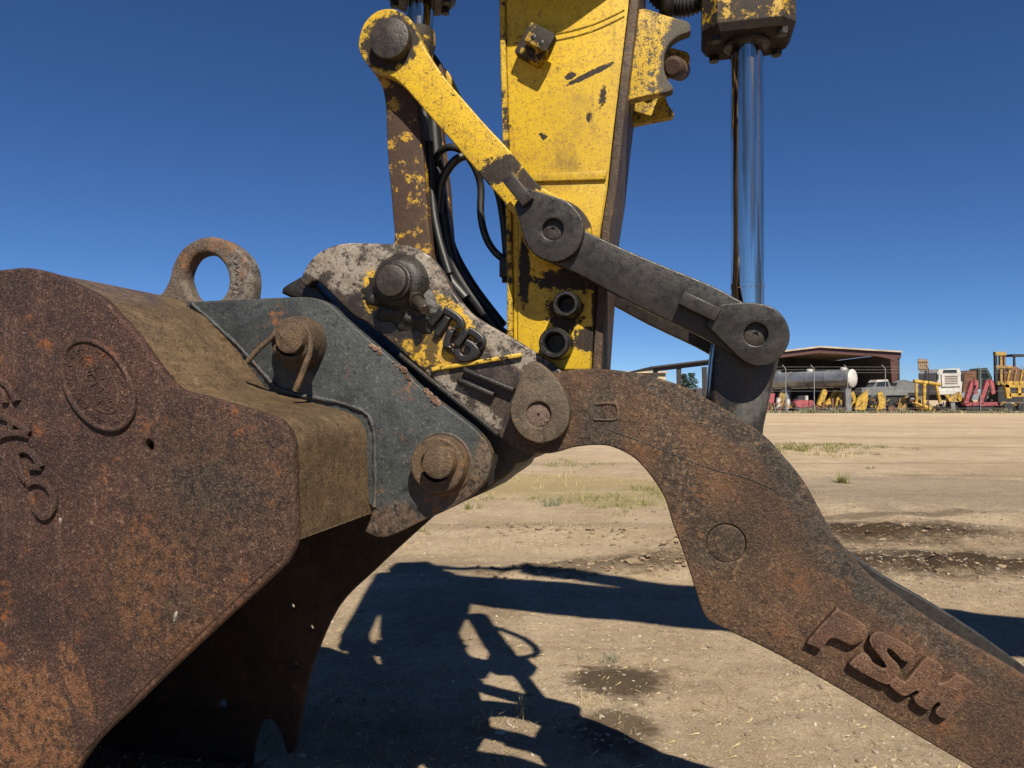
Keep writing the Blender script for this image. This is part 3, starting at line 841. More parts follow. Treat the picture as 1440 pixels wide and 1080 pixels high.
rp = [(p[0] + .001, p[1]) for p in (top_r[::-1] + Rr)]
ribbon('stick_flange', rp, .024, -SW - .012, SF + .008, DARKEDGE, arm, 1)
# doubler at the lower end and the band above it
lo = [uv(*p, -SW) for p in ((729, 262), (853, 259), (845, 322), (838, 420), (831, 520), (728, 520), (728, 400))]
plate('doubler', [lo], -SW - .005, -SW + .002, YSTICK, arm, bev=.004)
bd = [uv(*p, -SW) for p in ((724, 246), (854, 241), (852, 254), (724, 258))]
plate('weld_band', [bd], -SW - .009, -SW + .002, YSTICK, arm, bev=.004)
for dy in (0, 9):
    tube('weld_line', [mp(x, y + dy, -SW) for x, y in ((722, 52), (760, 50), (800, 44), (840, 32), (878, 14))], .0028, YSTICK, arm, 6, 5)
# corner tab by the coupler, hollow bolts
for (x, y, r) in ((795, 427, .036), (779, 482, .043)):
    c = uv(x, y, -SW - .075)
    bm = bmesh.new()
    add_rev(bm, (c[0], -SW - .075, c[1]), (c[0], -SW, c[1]), [(.05, 0), (.05, r * .60), (.004, r * .64), (0, r * .72), (0, r * .9), (.006, r), (.075, r * 1.05), (.075, 0)], 28)
    bm_done('socket', bm, GREASE, arm)
# bolted block
bp = uv(755, 68, -SW)
blk = box('block', (bp[0], -SW - .018, bp[1]), (.080, .04, .095), YGLAND, arm, rot=R(32), bev=.006)
bq = uv(762, 56, -SW - .05)
hd = box('block_cap', (bq[0] - .004, -SW - .05, bq[1] - .002), (.074, .032, .050), YGLAND, blk, rot=R(32), bev=.005)
for (x, y) in ((750, 49), (761, 57)):
    c = uv(x, y + 3, -SW - .066)
    pin('bolt_hole', c, .0075, -SW - .0672, -SW - .05, BOLTBLACK, blk, bev=.001, n=14)  # black disc stands for the shade inside the hole
# hooked brackets
HK = [(893, 14), (908, 12), (932, 20), (954, 26), (967, 30), (971, 38), (969, 45), (954, 51), (941, 62), (934, 78), (934, 98), (939, 112), (946, 122), (941, 129), (910, 135), (884, 141, 1), (880, 150, 1), (862, 150, 1), (870, 14, 1)]
hk = px_poly(HK, -.11, 4)
for s in (-1, 1):
    plate('hook_bracket', [hk], min(s * .11, s * .075), max(s * .11, s * .075), YBRACKET, arm, bev=.004)
rev('bracket_pin', mp(946, 94, -.095), mp(958, 100, .12), [(0, 0), (0, .020), (.004, .026), (.02, .03), (.2, .03), (.2, 0)], YWORN, arm, 20)
# bucket link pair
YL = [(504, 56), (506, 74), (520, 94), (543, 104), (561, 115), (580, 135), (604, 163), (637, 200), (655, 222), (685, 257), (707, 282), (728, 312), (736, 340), (758, 366), (785, 370), (812, 358), (829, 335), (829, 312),
      (812, 290), (787, 277), (765, 265), (750, 252), (715, 210), (685, 178), (654, 143), (630, 115), (611, 89), (596, 65), (587, 46), (578, 28), (568, 19), (552, 12), (530, 15), (512, 32)]
yp = px_poly(YL, -.195, 3)
for s in (-1, 1):
    plate('bucket_link', [yp], min(s * .195, s * .15), max(s * .195, s * .15), YLINK, arm, bev=.005, res=3)
pin('link_pin', uv(547, 53, -.225), .0600, -.225, .225, GREASYPIN, arm, bev=.006)
# thumb link pair, dark grey
GL = [(790, 300), (815, 318), (826, 326), (900, 360), (1000, 401), (1043, 424), (1090, 445), (1102, 470), (1090, 500), (1060, 510), (1030, 498), (983, 471), (900, 432), (810, 384), (770, 366), (740, 345), (735, 310), (760, 295)]
gp_ = px_poly([(x, y) for x, y in GL], -.235, 3)
for s in (-1, 1):
    plate('thumb_link', [gp_], min(s * .235, s * .197), max(s * .235, s * .197), DARKLINK, arm, bev=.004)
T1 = [(738, 264, 1), (750, 267), (776, 275), (800, 285), (817, 305), (821, 325), (812, 350), (795, 364), (775, 368), (752, 358), (738, 338), (730, 310), (723, 288, 1)]
T2 = [(1012, 428, 1), (1030, 426), (1065, 426), (1090, 434), (1106, 452), (1111, 474), (1104, 494), (1088, 510), (1066, 515), (1048, 509), (1030, 494), (992, 456, 1)]
for T, hc, ba, bb in ((T1, (777, 322), (712, 247), (742, 284)), (T2, (1063, 470), (958, 418), (1010, 443))):
    t = plate('pin_keeper', [px_poly(T, -.265, 4), circ(uv(*hc, -.265), .0285, 30)], -.265, -.236, DARKLINK, arm, bev=.004, res=3)
    pin('pin', uv(hc[0], hc[1], -.252), .028, -.250, .24, GREASYPIN, t, bev=.001, recess=(.006, .004))
    bar('keeper_bar', ba, bb, -.285, -.236, .036, DARKLINK, arm, .004)
# short black link from the rod eye to the thumb
BL = [(1012, 455), (1004, 490), (998, 556), (1000, 600), (1035, 640), (1068, 640), (1075, 600), (1088, 540), (1096, 505), (1100, 470), (1085, 445), (1050, 438)]
for s in (-1, 1):
    plate('thumb_short_link', [px_poly(BL, -.19, 3)], min(s * .19, s * .05), max(s * .19, s * .05), BLACKLINK, arm, bev=.02, res=4)
# thumb cylinder
rb_ = uv(1063, 470, -.25); rb = Vector((rb_[0], 0, rb_[1])); rt = mp(1050, 50, 0)
ax = (rt - rb).normalized()
cyl_top = rt + ax * 1.5
rod = rev('thumb_cylinder_rod', rb + ax * .05, rt + ax * .05, [(0, 0), (0, .050), (.045, .050), (.047, .046), (.07, .046), (.072, .0475), (1.3, .0475)][:0] or [(0, .046), (.10, .046), (.101, .048), (.113, .048), (.114, .0455), ((rt - rb).length, .0455)], CHROME, arm, 40)
rev('rod_eye', (rb.x, -.048, rb.z), (rb.x, .048, rb.z), [(0, 0), (0, .085), (.004, .09), (.092, .09), (.096, .085), (.096, 0)], GREASE, arm, 36)
gb = mp(1052, 30, -.1)
bm = bmesh.new()
oct_ = [(-.125, -.06), (-.085, -.1), (.085, -.1), (.125, -.06), (.125, .06), (.085, .1), (-.085, .1), (-.125, .06)]
gz0 = gb.z - .015
ringz = [(gz0, .90), (gz0 + .02, 1.0), (gz0 + .18, 1.0), (gz0 + .2, .94)]
rows = [[bm.verts.new((rt.x + x * s_, y * s_, z)) for x, y in oct_] for z, s_ in ringz]
for A, Bq in zip(rows, rows[1:]):
    for k in range(8): bm.faces.new((A[k], A[(k + 1) % 8], Bq[(k + 1) % 8], Bq[k]))
bm.faces.new(rows[0]); bm.faces.new(rows[-1])
gl = bm_done('cylinder_gland', bm, YGLAND, arm, ang=25)
for sx in (-1, 1):
    for sy in (-1, 1):
        rev('gland_bolt', (rt.x + sx * .088, sy * .062, gz0 - .016), (rt.x + sx * .088, sy * .062, gz0 + .01), [(0, 0), (0, .014), (.002, .016), (.026, .016)], GREASE, gl, 6)
rev('wiper_seal', (rt.x, 0, gz0 - .012), (rt.x, 0, gz0 + .02), [(0, .047), (0, .058), (.004, .064), (.03, .064)], GREASE, gl, 30)
rev('thumb_cylinder_barrel', (rt.x, 0, gz0 + .2), (rt.x + .05, 0, gz0 + 1.35), [(0, .0), (0, .085), (1.12, .085), (1.13, .06), (1.2, 0)], YWORN, arm, 28)
# bucket cylinder rod, gland and barrel
r0_ = uv(547, 53, -.225); r0 = Vector((r0_[0], 0, r0_[1])); r1 = mp(592, -10, 0)
ax2 = (r1 - r0).normalized(); ax2 = Vector((ax2.x, 0, ax2.z)).normalized()
rev('bucket_cylinder_rod', r0, r0 + ax2 * .3, [(0, .045), (.085, .045), (.10, .045), (.101, .045), (.5, .045)], CHROME, arm, 32)
rev('rod_end', r0 - ax2 * .05, r0 + ax2 * .13, [(0, 0), (0, .05), (.10, .05), (.14, .056), (.165, .053), (.18, .05), (.18, 0)], YGLAND, arm, 28)
g0 = r0 + ax2 * .225
gd = rev('cylinder_gland', g0, g0 + ax2 * .3, [(0, .05), (0, .10), (.01, .112), (.07, .112), (.08, .098), (.3, .098)], GREASE, arm, 36)
for k in range(8):
    a = 2 * math.pi * k / 8
    off = Vector((ax2.z, 0, -ax2.x)) * (.088 * math.cos(a)) + Vector((0, 1, 0)) * (.088 * math.sin(a))
    rev('gland_bolt', g0 + off - ax2 * .014, g0 + off + ax2 * .01, [(0, 0), (0, .013), (.024, .013)], GREASE, gd, 6)
top_c = Vector((.18, 0, 5.35))
rev('bucket_cylinder_barrel', g0 + ax2 * .29, top_c, [(0, .098), ((top_c - g0).length - .3, .098), ((top_c - g0).length - .22, .06)], YWORN, arm, 30)
# H link from the cylinder pin down to the coupler
HL = [(507, 60), (512, 84), (522, 98), (536, 120), (542, 148), (544, 200), (547, 242), (552, 300), (553, 345), (530, 380), (530, 410), (552, 428), (590, 428), (612, 400), (606, 352), (600, 292), (597, 242), (593, 200), (588, 160), (586, 110), (590, 60), (575, 25), (545, 14), (518, 28)]
hlp = px_poly(HL, -.135, 3)
for s in (-1, 1):
    plate('coupler_link', [hlp], min(s * .135, s * .095), max(s * .135, s * .095), YWORN, arm, bev=.005)
slabH = [uv(*p, -.135) for p in ((552, 150), (586, 150), (596, 300), (600, 350), (556, 350), (552, 300))]
plate('coupler_link_web', [slabH], -.094, .094, GREASE, arm, bev=.004)
# hoses
def hose(pts, r=.013): return tube('hydraulic_hose', [mp(*p) for p in pts], r, RUBBER, arm, 12)
hose([(606, 120, .02), (612, 200, .02), (622, 300, .02), (640, 380, .02), (680, 440, .04), (720, 490, .06)], .02)
hose([(596, 150, -.02), (604, 240, -.02), (612, 320, -.03), (625, 380, -.05), (655, 420, -.06)], .017)
hose([(608, 150, .06), (618, 260, .06), (630, 340, .06), (660, 400, .06), (705, 460, .06)], .022)
hose([(604, 200, -.06), (608, 280, -.07), (616, 330, -.08), (632, 385, -.09)], .012)
hose([(612, 225, .0), (622, 211, -.02), (636, 207, -.03), (652, 214, -.03), (668, 236, -.02), (676, 262, .0), (676, 300, .0), (682, 330, .0), (694, 352, .0), (712, 368, .0)], .0115)
hose([(616, 300, -.03), (620, 262, -.04), (630, 238, -.05), (646, 222, -.05), (662, 222, -.03), (690, 250, .0)], .0135)
hose([(690, 240, .02), (702, 276, .02), (708, 310, .02), (711, 340, .02), (713, 366, .02)], .0125)
ft = mp(712, 377, .01)
fit = box('hose_fitting', ft, (.034, .05, .062), GREASE, arm, bev=.005)
rev('fitting_nut', ft + Vector((0, 0, -.045)), ft + Vector((0, 0, -.03)), [(0, 0), (0, .014), (.02, .014), (.02, 0)], GREASE, fit, 6)
# spiral wrapped hoses crossing above the stick (their lower edge shows at the top of the frame)
def wrapped(pts, r):
    P = spline3([mp(*p) for p in pts], 8)
    bm = bmesh.new(); add_tube(bm, P, r, 12)
    # wrap
    prev = None; H = []
    for i in range(len(P) * 6):
        f = i / 6; a = int(f); b = min(a + 1, len(P) - 1)
        c = P[a].lerp(P[b], f - a); d = (P[b] - P[max(b - 1, 0)]).normalized()
        e = d.cross(Vector((0, 1, 0))).normalized(); g = d.cross(e)
        th = i * 1.05
        H.append(c + (e * math.cos(th) + g * math.sin(th)) * (r * 1.02))
    add_tube(bm, H, r * .16, 4)
    return bm_done('wrapped_hose', bm, RUBBER, arm, ang=50)
wrapped([(905, -60, .0), (925, -10, .0), (955, 8, .0), (990, -8, .0), (1010, -60, .0)], .03)
hose([(935, -40, -.06), (938, 0, -.06), (936, 30, -.02), (934, 70, .0)], .02)
# unseen hoses added above the frame to shade the top of the stick
for k in range(7):
    w = -SW - .10 - .02 * (k % 2)
    v0 = 2.82 + .058 * k
    tube('hydraulic_hose', [Vector((-.02, -SW - .02, v0 + .12)), Vector((.03, w, v0 + .0)), Vector((.16, w, v0 - .03)), Vector((.30, w, v0 + .03)), Vector((.44, w, v0 + .16)), Vector((.55, w + .1, v0 + .45))], .030, RUBBER, arm, 10)
# boom and stick cylinder, above the frame, whose shadow lies on the ground
BO = [(.40, 5.05), (.55, 5.2), (1.2, 5.08), (2.4, 5.02), (4.6, 4.85), (6.8, 3.9), (8.6, 2.4), (8.6, 1.6), (6.6, 3.1), (4.6, 4.1), (2.3, 4.38), (1.1, 4.62), (.5, 4.85)]
bpoly = smooth(BO, 4)
plate('boom', [bpoly], -.26, .26, YSTICK, arm, bev=.01)
rev('stick_cylinder_rod', (.45, 0, 5.9), (1.6, 0, 5.72), [(0, .05), (1.2, .05)], CHROME, arm, 16)
rev('stick_cylinder_barrel', (1.55, 0, 5.73), (3.4, 0, 5.30), [(0, .11), (1.8, .11), (1.9, .05)], YWORN, arm, 20)
tube('hydraulic_hose', [Vector((.78, -.1, 3.0)), Vector((.98, -.1, 3.15)), Vector((1.02, -.1, 3.45)), Vector((.88, -.1, 3.75)), Vector((.7, -.1, 3.95))], .028, RUBBER, arm, 10)
tube('hydraulic_hose', [Vector((.72, -.05, 2.95)), Vector((.80, -.05, 3.3)), Vector((.74, -.05, 3.8))], .025, RUBBER, arm, 10)

# the machine's house, cab and tracks, standing out of frame to the right
box('house', (10.4, .1, 1.75), (3.6, 2.7, 1.1), YSTICK, arm, bev=.08)
box('counterweight', (12.5, .1, 1.8), (.7, 2.8, 1.3), DARKLINK, arm, bev=.15)
cb = box('cab', (9.3, 1.0, 2.35), (1.6, 1.0, 1.7), YSTICK, arm, bev=.1)
box('cab_window', (8.488, 1.0, 2.6), (.03, .8, .9), BOLTBLACK, cb, bev=.01)
box('cab_window', (9.3, 1.512, 2.6), (1.2, .03, .9), BOLTBLACK, cb, bev=.01)
for w_ in (-1.2, 1.4):
    bm = bmesh.new()
    add_box(bm, (10.4, w_, .5), (4.4, .6, .95), 0, 'Y', .3)
    bm_done('track', bm, GREASE, arm)
box('turntable', (10.4, .1, 1.08), (1.6, 1.6, .3), GREASE, arm, bev=.05)

# ------------------------------------------------------------------ ground
def region(px, py, rx, ry):
    g = gnd(px, py); return (g.x, g.y, rx, ry)
MOUNDS = [(gnd(930, 800), .55, .35, .10), (gnd(790, 806), .8, .30, .075), (gnd(965, 775), .4, .3, .12), (gnd(1240, 752), 1.6, .5, .10), (gnd(1330, 800), 1.5, .4, .08), (gnd(850, 755), 1.0, .5, .05), (gnd(740, 745), 1.1, .5, .03)]
def hgt(x, y):
    f = 1.0 if y < 25 else max(0.0, 1 - (y - 25) / 40)
    if f <= 0: return 0.0
    p = Vector((x, y, 0))
    h = .035 * mnoise.noise(p * .35) + .018 * mnoise.noise(p * 1.1 + Vector((5, 2, 0)))
    if y < 16:
        h += .014 * mnoise.noise(p * 4.2) + .008 * mnoise.noise(p * 11)
    for c, a, b, k in MOUNDS:
        d = ((x - c.x) / a) ** 2 + ((y - c.y) / b) ** 2
        if d < 6:
            h += k * math.exp(-d * 1.3) * (1 + .8 * mnoise.noise(p * 7) + .5 * mnoise.noise(p * 16))
    # wheel ruts crossing the right half
    t = (x * .83 + y * .55)
    m = max(0.0, min(1.0, (x - 1.2) / 2)) * max(0.0, 1 - abs(y - 11) / 8)
    if m > 0: h += m * .034 * math.sin(t * 5.2 + 1.5 * mnoise.noise(p * .6)) * (.6 + mnoise.noise(p * 2.2))
    return h * f
ys = [-60, -30, -14, -6, -2, 0, 1.2]
y = 2.2
while y < 9000:
    ys.append(y); y *= 1.0075 if y < 26 else 1.03 if y < 150 else 1.12
NC = 300
verts = []; faces = []
for yy in ys:
    hw = 1.05 * abs(yy) + 9 if yy < 26 else 1.05 * yy + 9
    for k in range(NC + 1):
        x = (k / NC * 2 - 1) * hw
        verts.append((x, yy, hgt(x, yy) if yy > 1 else 0))
for j in range(len(ys) - 1):
    for k in range(NC):
        a = j * (NC + 1) + k
        faces.append((a, a + 1, a + NC + 2, a + NC + 1))
me = bpy.data.meshes.new('ground'); me.from_pydata(verts, [], faces)
for p in me.polygons: p.use_smooth = True

def dirt_mat():
    k = NT('dry_yard_dirt')
    big = k.noise(.22, 5, .6); med = k.noise(1.5, 6, .65); sm = k.noise(14, 6, .7); fine = k.noise(70, 4, .7)
    strk = k.noise(1.0, 5, .65, stretch=((.35, 1.9, 1), (0, 0, .25)))
    col = k.mix(k.mr(k.mixf(.5, big, med), .36, .64), (0.340, 0.249, 0.156), (0.478, 0.369, 0.250))
    col = k.mix(k.mth('MULTIPLY', k.mr(strk, .5, .72), .55), col, (0.242, 0.173, 0.109))
    col = k.mix(k.mth('MULTIPLY', k.mr(sm, .52, .70), .5), col, (0.582, 0.469, 0.338))
    col = k.mix(k.mth('MULTIPLY', k.mr(sm, .48, .30), .55), col, (0.194, 0.138, 0.087))
    col = k.mix(k.mth('MULTIPLY', k.mr(fine, .54, .68), .6), col, (0.652, 0.538, 0.407))
    col = k.mix(k.mth('MULTIPLY', k.mr(fine, .44, .30), .75), col, (0.138, 0.099, 0.065))
    lane = k.noise(.5, 4, .6, stretch=((.06, 1.0, 1), (0, 0, .06)))
    col = k.mix(k.mth('MULTIPLY', k.mr(lane, .52, .62), .45), col, (0.20, 0.155, 0.105))
    def patch(px, py, rx, ry, c, amt, rot=0.0, amp=.8, soft=.3, ns=25):
        nonlocal col
        g = gnd(px, py)
        d = k.dist((g.x, g.y, 0), (rx, ry, 50), (0, 0, rot))
        q = k.mth('ADD', d, k.mth('MULTIPLY', k.mth('SUBTRACT', k.mixf(.45, med, sm), .5), amp * 3))
        col = k.mix(k.mth('MULTIPLY', k.mr(q, 1 + soft, 1 - soft), amt), col, c)
    patch(700, 680, 3.2, 1.6, (0.338, 0.259, 0.108), .6)                     # straw coloured ground
    patch(880, 700, 1.6, .9, (0.259, 0.216, 0.086), .5)
    patch(1330, 690, 3.4, 2.6, (0.216, 0.176, 0.130), .55)                  # gravelly grey
    patch(1240, 748, 1.5, .85, (0.060, 0.038, 0.021), 1.0, .1, .7, .5)   # damp disturbed soil
    patch(1300, 793, 1.8, .62, (0.060, 0.039, 0.022), 1.0, -.1, .7, .5)
    patch(1260, 722, 1.5, .22, (0.115, 0.079, 0.050), .7, .1, .7, .4)
    patch(935, 792, .8, .45, (0.108, 0.072, 0.045), .75, 0, .6, .4)
    patch(800, 805, .9, .22, (0.065, 0.047, 0.031), .7, 0, .6, .4)
    patch(862, 962, .24, .28, (0.068, 0.045, 0.026), .9, .3, 1.0, .35)   # oil stain
    patch(868, 1030, .20, .26, (0.086, 0.058, 0.035), .8, -.3, 1.1, .4)
    patch(640, 860, .5, .8, (0.202, 0.144, 0.086), .4)
    nb = k.bump(k.mixf(.4, sm, med), .8, .10)
    nb = k.bump(fine, .9, .03, nb)
    nb = k.bump(k.noise(190, 3, .7), .8, .008, nb)
    return k.done(col, .92, 0, nb, .2)
ground = mesh_obj('ground', me, dirt_mat()); ground['kind'] = 'structure'

# ------------------------------------------------------------------ pebbles, clods, straw and weeds
def scatter(name, n, fn, mat, label):
    V = []; Fc = []
    for _ in range(n): fn(V, Fc)
    me = bpy.data.meshes.new(name); me.from_pydata(V, [], Fc)
    o = mesh_obj(name, me, mat); o['kind'] = 'stuff'; o['label'] = label
    return o
def stone_mat(name, a, b):
    k = NT(name)
    g = k.n('ShaderNodeNewGeometry').outputs['Random Per Island']
    c = k.mix(g, a, b); c = k.mix(k.mth('MULTIPLY', k.mr(k.noise(60, 4), .4, .7), .4), c, tuple(q * .5 for q in a))
    return k.done(c, .9, 0, None, .25)
def rand_ground(y0, y1, bias=1.6):
    Y = y0 + (y1 - y0) * random.random() ** bias
    return random.uniform(-.78, .78) * Y, Y
OCT = [(1, 0, 0), (0, 1, 0), (-1, 0, 0), (0, -1, 0), (0, 0, 1), (.7, .7, .5), (-.7, .6, .55), (.6, -.7, .6), (-.6, -.7, .5)]
OF = [(0, 5, 7), (5, 1, 6), (6, 2, 8), (8, 3, 7), (4, 7, 5), (4, 5, 6), (4, 6, 8), (4, 8, 7), (0, 1, 5), (1, 2, 6), (2, 3, 8), (3, 0, 7)]
def stone_at(V, Fc, x, y, r, sink=.35):
    b = len(V); a = random.random() * 6.3; ca, sa = math.cos(a), math.sin(a)
    sx, sy, sz = r * random.uniform(.8, 1.5), r * random.uniform(.6, 1.1), r * random.uniform(.45, .9)
    z = hgt(x, y) - r * sink * .3
    for q in OCT:
        j = random.uniform(.75, 1.2)
        X, Y_ = q[0] * sx * j, q[1] * sy * j
        V.append((x + X * ca - Y_ * sa, y + X * sa + Y_ * ca, z + q[2] * sz * j))
    for f in OF: Fc.append(tuple(b + i for i in f))
def peb(V, Fc):
    x, y = rand_ground(2.6, 13)
    stone_at(V, Fc, x, y, min(.030, random.lognormvariate(-5.35, .55)))
scatter('pebbles', 14000, peb, stone_mat('pebble_stone', (0.13, 0.10, 0.07), (0.42, 0.36, 0.28)), 'small pebbles strewn over the dry dirt yard')
def gravel(V, Fc):
    g = gnd(random.uniform(1120, 1440), random.uniform(655, 830))
    stone_at(V, Fc, g.x + random.gauss(0, .2), g.y + random.gauss(0, .2), random.lognormvariate(-4.9, .4))
scatter('gravel', 5000, gravel, stone_mat('gravel_stone', (0.11, 0.088, 0.066), (0.30, 0.25, 0.20)), 'coarse pale gravel beside the wheel ruts')
def clod(V, Fc):
    c, a, b, k = random.choice(MOUNDS)
    x, y = random.gauss(c.x, a * .55), random.gauss(c.y, b * .6)
    stone_at(V, Fc, x, y, random.lognormvariate(-4.1, .5), .2)
scatter('dirt_clods', 900, clod, stone_mat('clod_soil', (0.12, 0.082, 0.05), (0.27, 0.20, 0.13)), 'loose clods of broken dirt in low heaps')

def blade(V, Fc, x, y, z, h, wd, lean, az):
    b = len(V)
    dx, dy = math.cos(az), math.sin(az); px_, py_ = -dy * wd, dx * wd
    m = (x + dx * lean * .35 * h, y + dy * lean * .35 * h, z + h * .6)
    t = (x + dx * lean * h, y + dy * lean * h, z + h * (1 - .25 * lean))
    V += [(x - px_, y - py_, z), (x + px_, y + py_, z), (m[0] + px_ * .7, m[1] + py_ * .7, m[2]), (m[0] - px_ * .7, m[1] - py_ * .7, m[2]), t]
    Fc += [(b, b + 1, b + 2, b + 3), (b + 3, b + 2, b + 4)]
def grass_mat(name, a, b, c):
    k = NT(name)
    g = k.n('ShaderNodeNewGeometry').outputs['Random Per Island']
    col = k.mix(k.mr(g, 0, .6), a, b); col = k.mix(k.mr(g, .6, 1), col, c)
    return k.done(col, .7, 0, None, .3)
GREEN = grass_mat('weed_green', (0.085, 0.10, 0.025), (0.17, 0.17, 0.045), (0.30, 0.26, 0.10))
STRAW = grass_mat('straw', (0.30, 0.24, 0.115), (0.42, 0.35, 0.19), (0.22, 0.165, 0.08))
SAGE = grass_mat('grey_weed', (0.12, 0.13, 0.085), (0.20, 0.20, 0.13), (0.28, 0.24, 0.15))
def tufts(name, spots, mat, label):
    V = []; Fc = []
    for px, py, rx, ry, n, h in spots:
        c = gnd(px, py)
        sub = [(random.gauss(0, rx * .5), random.gauss(0, ry * .5)) for _ in range(max(3, n // 30))]
        for _ in range(n):
            s_ = random.choice(sub); q = .12 * min(1, rx)
            x, y = c.x + s_[0] + random.gauss(0, q), c.y + s_[1] + random.gauss(0, q)
            hh = h * random.uniform(.2, 1.0) * random.uniform(.5, 1.3)
            blade(V, Fc, x, y, hgt(x, y) - .01, hh, hh * .010 + .0007 * c.y * .35, random.uniform(.1, 1.0), random.uniform(0, 6.28))
    me = bpy.data.meshes.new(name); me.from_pydata(V, [], Fc)
    o = mesh_obj(name, me, mat); o['kind'] = 'stuff'; o['label'] = label
tufts('green_grass', [(1130, 630, 2.2, 2.6, 1700, .17), (1195, 627, 1.5, 2.2, 800, .14), (1175, 678, .25, .15, 130, .26), (892, 706, 1.1, 1.1, 1200, .11), (915, 690, .9, 1.2, 700, .10), (862, 714, .5, .4, 260, .10),
                      (805, 655, 1.0, .8, 260, .14), (780, 650, .6, .5, 150, .12), (665, 716, .2, .12, 120, .13), (700, 700, .4, .3, 80, .10), (735, 700, .3, .2, 80, .1), (600, 748, .25, .15, 90, .10),
                      (1110, 634, .8, .5, 300, .2), (1290, 633, .5, .4, 60, .12)], GREEN, 'tufts of green and yellowing grass on the dirt')
tufts('dry_grass', [(700, 672, 2.6, 1.3, 900, .10), (640, 700, 1.5, .9, 400, .08), (820, 680, 1.5, .8, 400, .09), (655, 765, .8, .4, 300, .07), (800, 740, 1.0, .5, 260, .06), (900, 905, .8, .7, 200, .045), (835, 1000, .16, .12, 90, .07),
                    (980, 1000, .8, .7, 180, .035), (760, 930, .4, .5, 80, .04), (1150, 640, 2.5, 1.6, 500, .16), (700, 1040, .25, .2, 60, .10), (745, 1010, .12, .1, 45, .12)], STRAW, 'dry straw coloured grass wisps on the dirt')
tufts('low_weeds', [(850, 930, .18, .07, 170, .06), (840, 934, .10, .05, 90, .05), (790, 708, .25, .15, 130, .16), (775, 712, .3, .12, 120, .12), (430, 1040, .5, .35, 900, .07), (520, 1010, .6, .4, 700, .06), (380, 1000, .4, .3, 400, .07), (470, 960, .5, .3, 300, .05),
                    (600, 1050, .5, .3, 350, .05), (1225, 660, .15, .1, 60, .1), (1240, 640, .2, .1, 40, .1)], SAGE, 'low grey green weeds sprouting from the dirt')
def straw_bit(V, Fc):
    x, y = rand_ground(2.8, 9)
    a = random.random() * 3.14; l = random.uniform(.015, .06); w_ = random.uniform(.0008, .0018); b = len(V); z = hgt(x, y) + .004
    dx, dy = math.cos(a) * l, math.sin(a) * l; nx, ny = -math.sin(a) * w_, math.cos(a) * w_
    V += [(x - nx, y - ny, z), (x + nx, y + ny, z), (x + dx + nx, y + dy + ny, z + random.uniform(0, .012)), (x + dx - nx, y + dy - ny, z + .002)]
    Fc.append((b, b + 1, b + 2, b + 3))
scatter('straw_litter', 2600, straw_bit, STRAW, 'bits of dry straw littering the dirt')

# ------------------------------------------------------------------ the yard's far side
def wbox(name, p0, p1, mat, parent, bev=0.0, origin=None):
    """axis aligned box between two world corners, local to the thing's base"""
    o = parent.location if parent is not None else Vector((0, 0, 0))
    c = (Vector(p0) + Vector(p1)) / 2 - o; s_ = Vector(p1) - Vector(p0)
    bm = bmesh.new(); add_box(bm, c, (abs(s_.x), abs(s_.y), abs(s_.z)), 0, 'Y', bev)
    return bm_done(name, bm, mat, parent)
def fbox(name, x0, y0, x1, y1, Y, dep, mat, parent, bev=0.0):
    """box whose near face covers the given window of the view at distance Y"""
    a = far(x0, y1, Y); b = far(x1, y0, Y)
    return wbox(name, (a.x, Y, max(a.z, 0.0)), (b.x, Y + dep, b.z), mat, parent, bev)
def fplate(name, pts, Y, dep, mat, parent):
    P = [far(x, y, Y) for x, y in pts]
    o = parent.location if parent is not None else Vector((0, 0, 0))
    bm = bmesh.new()
    A = [bm.verts.new((p.x - o.x, p.y - o.y, max(p.z, 0) - o.z)) for p in P]; Bv = [bm.verts.new((p.x - o.x, p.y + dep - o.y, max(p.z, 0) - o.z)) for p in P]
    n = len(A)
    for k in range(n): bm.faces.new((A[k], A[(k + 1) % n], Bv[(k + 1) % n], Bv[k]))
    bm.faces.new(A); bm.faces.new(Bv[::-1])
    return bm_done(name, bm, mat, parent)
def fbase(px, Y): p = far(px, 577, Y); return (p.x, Y, 0)
def fbar(name, a, b, Y, r, mat, parent, n=8):
    o = parent.location
    bm = bmesh.new(); p, q = far(*a, Y) - o, far(*b, Y) - o
    p.z = max(p.z, 0 - o.z); q.z = max(q.z, 0 - o.z)
    add_tube(bm, [p, q], r, n); return bm_done(name, bm, mat, parent, ang=50)

SHEDRED = plain('shed_red_steel', (0.085, 0.030, 0.026), .6)
SHEDDARK = plain('shed_dark_steel', (0.022, 0.014, 0.013), .6)
ROOF = plain('shed_roof_sheet', (0.50, 0.40, 0.29), .5, scale=.5)
GALV = plain('galvanised_wall', (0.05, 0.048, 0.046), .55, scale=.6)
STEELGREY = plain('tank_steel', (0.30, 0.31, 0.33), .34, metal=.6, scale=.7)
WHITEP = plain('white_paint_old', (0.52, 0.50, 0.47), .5, scale=1.5, var=.15)
YOLD = plain('old_yellow', (0.43, 0.265, 0.038), .6, scale=2.2, var=.45)
YDULL = plain('dull_ochre', (0.30, 0.19, 0.055), .65, scale=2.4, var=.5)
REDP = plain('faded_red', (0.33, 0.075, 0.085), .55, scale=1.6, var=.35)
RUSTB = plain('far_rust', (0.14, 0.062, 0.032), .75, scale=1.5, var=.4)
BLACKP = plain('far_black', (0.022, 0.022, 0.024), .6, scale=2)
GREYP = plain('far_grey', (0.16, 0.165, 0.17), .55, scale=1)
POSTG = plain('fence_galvanised', (0.30, 0.30, 0.29), .5, scale=3)
WOODP = plain('pallet_wood', (0.27, 0.19, 0.12), .8, scale=3)
GLASSD = plain('dark_window', (0.02, 0.025, 0.03), .12, scale=3)
CREAM = plain('cream_siding', (0.55, 0.45, 0.27), .7, scale=.3, var=.08)

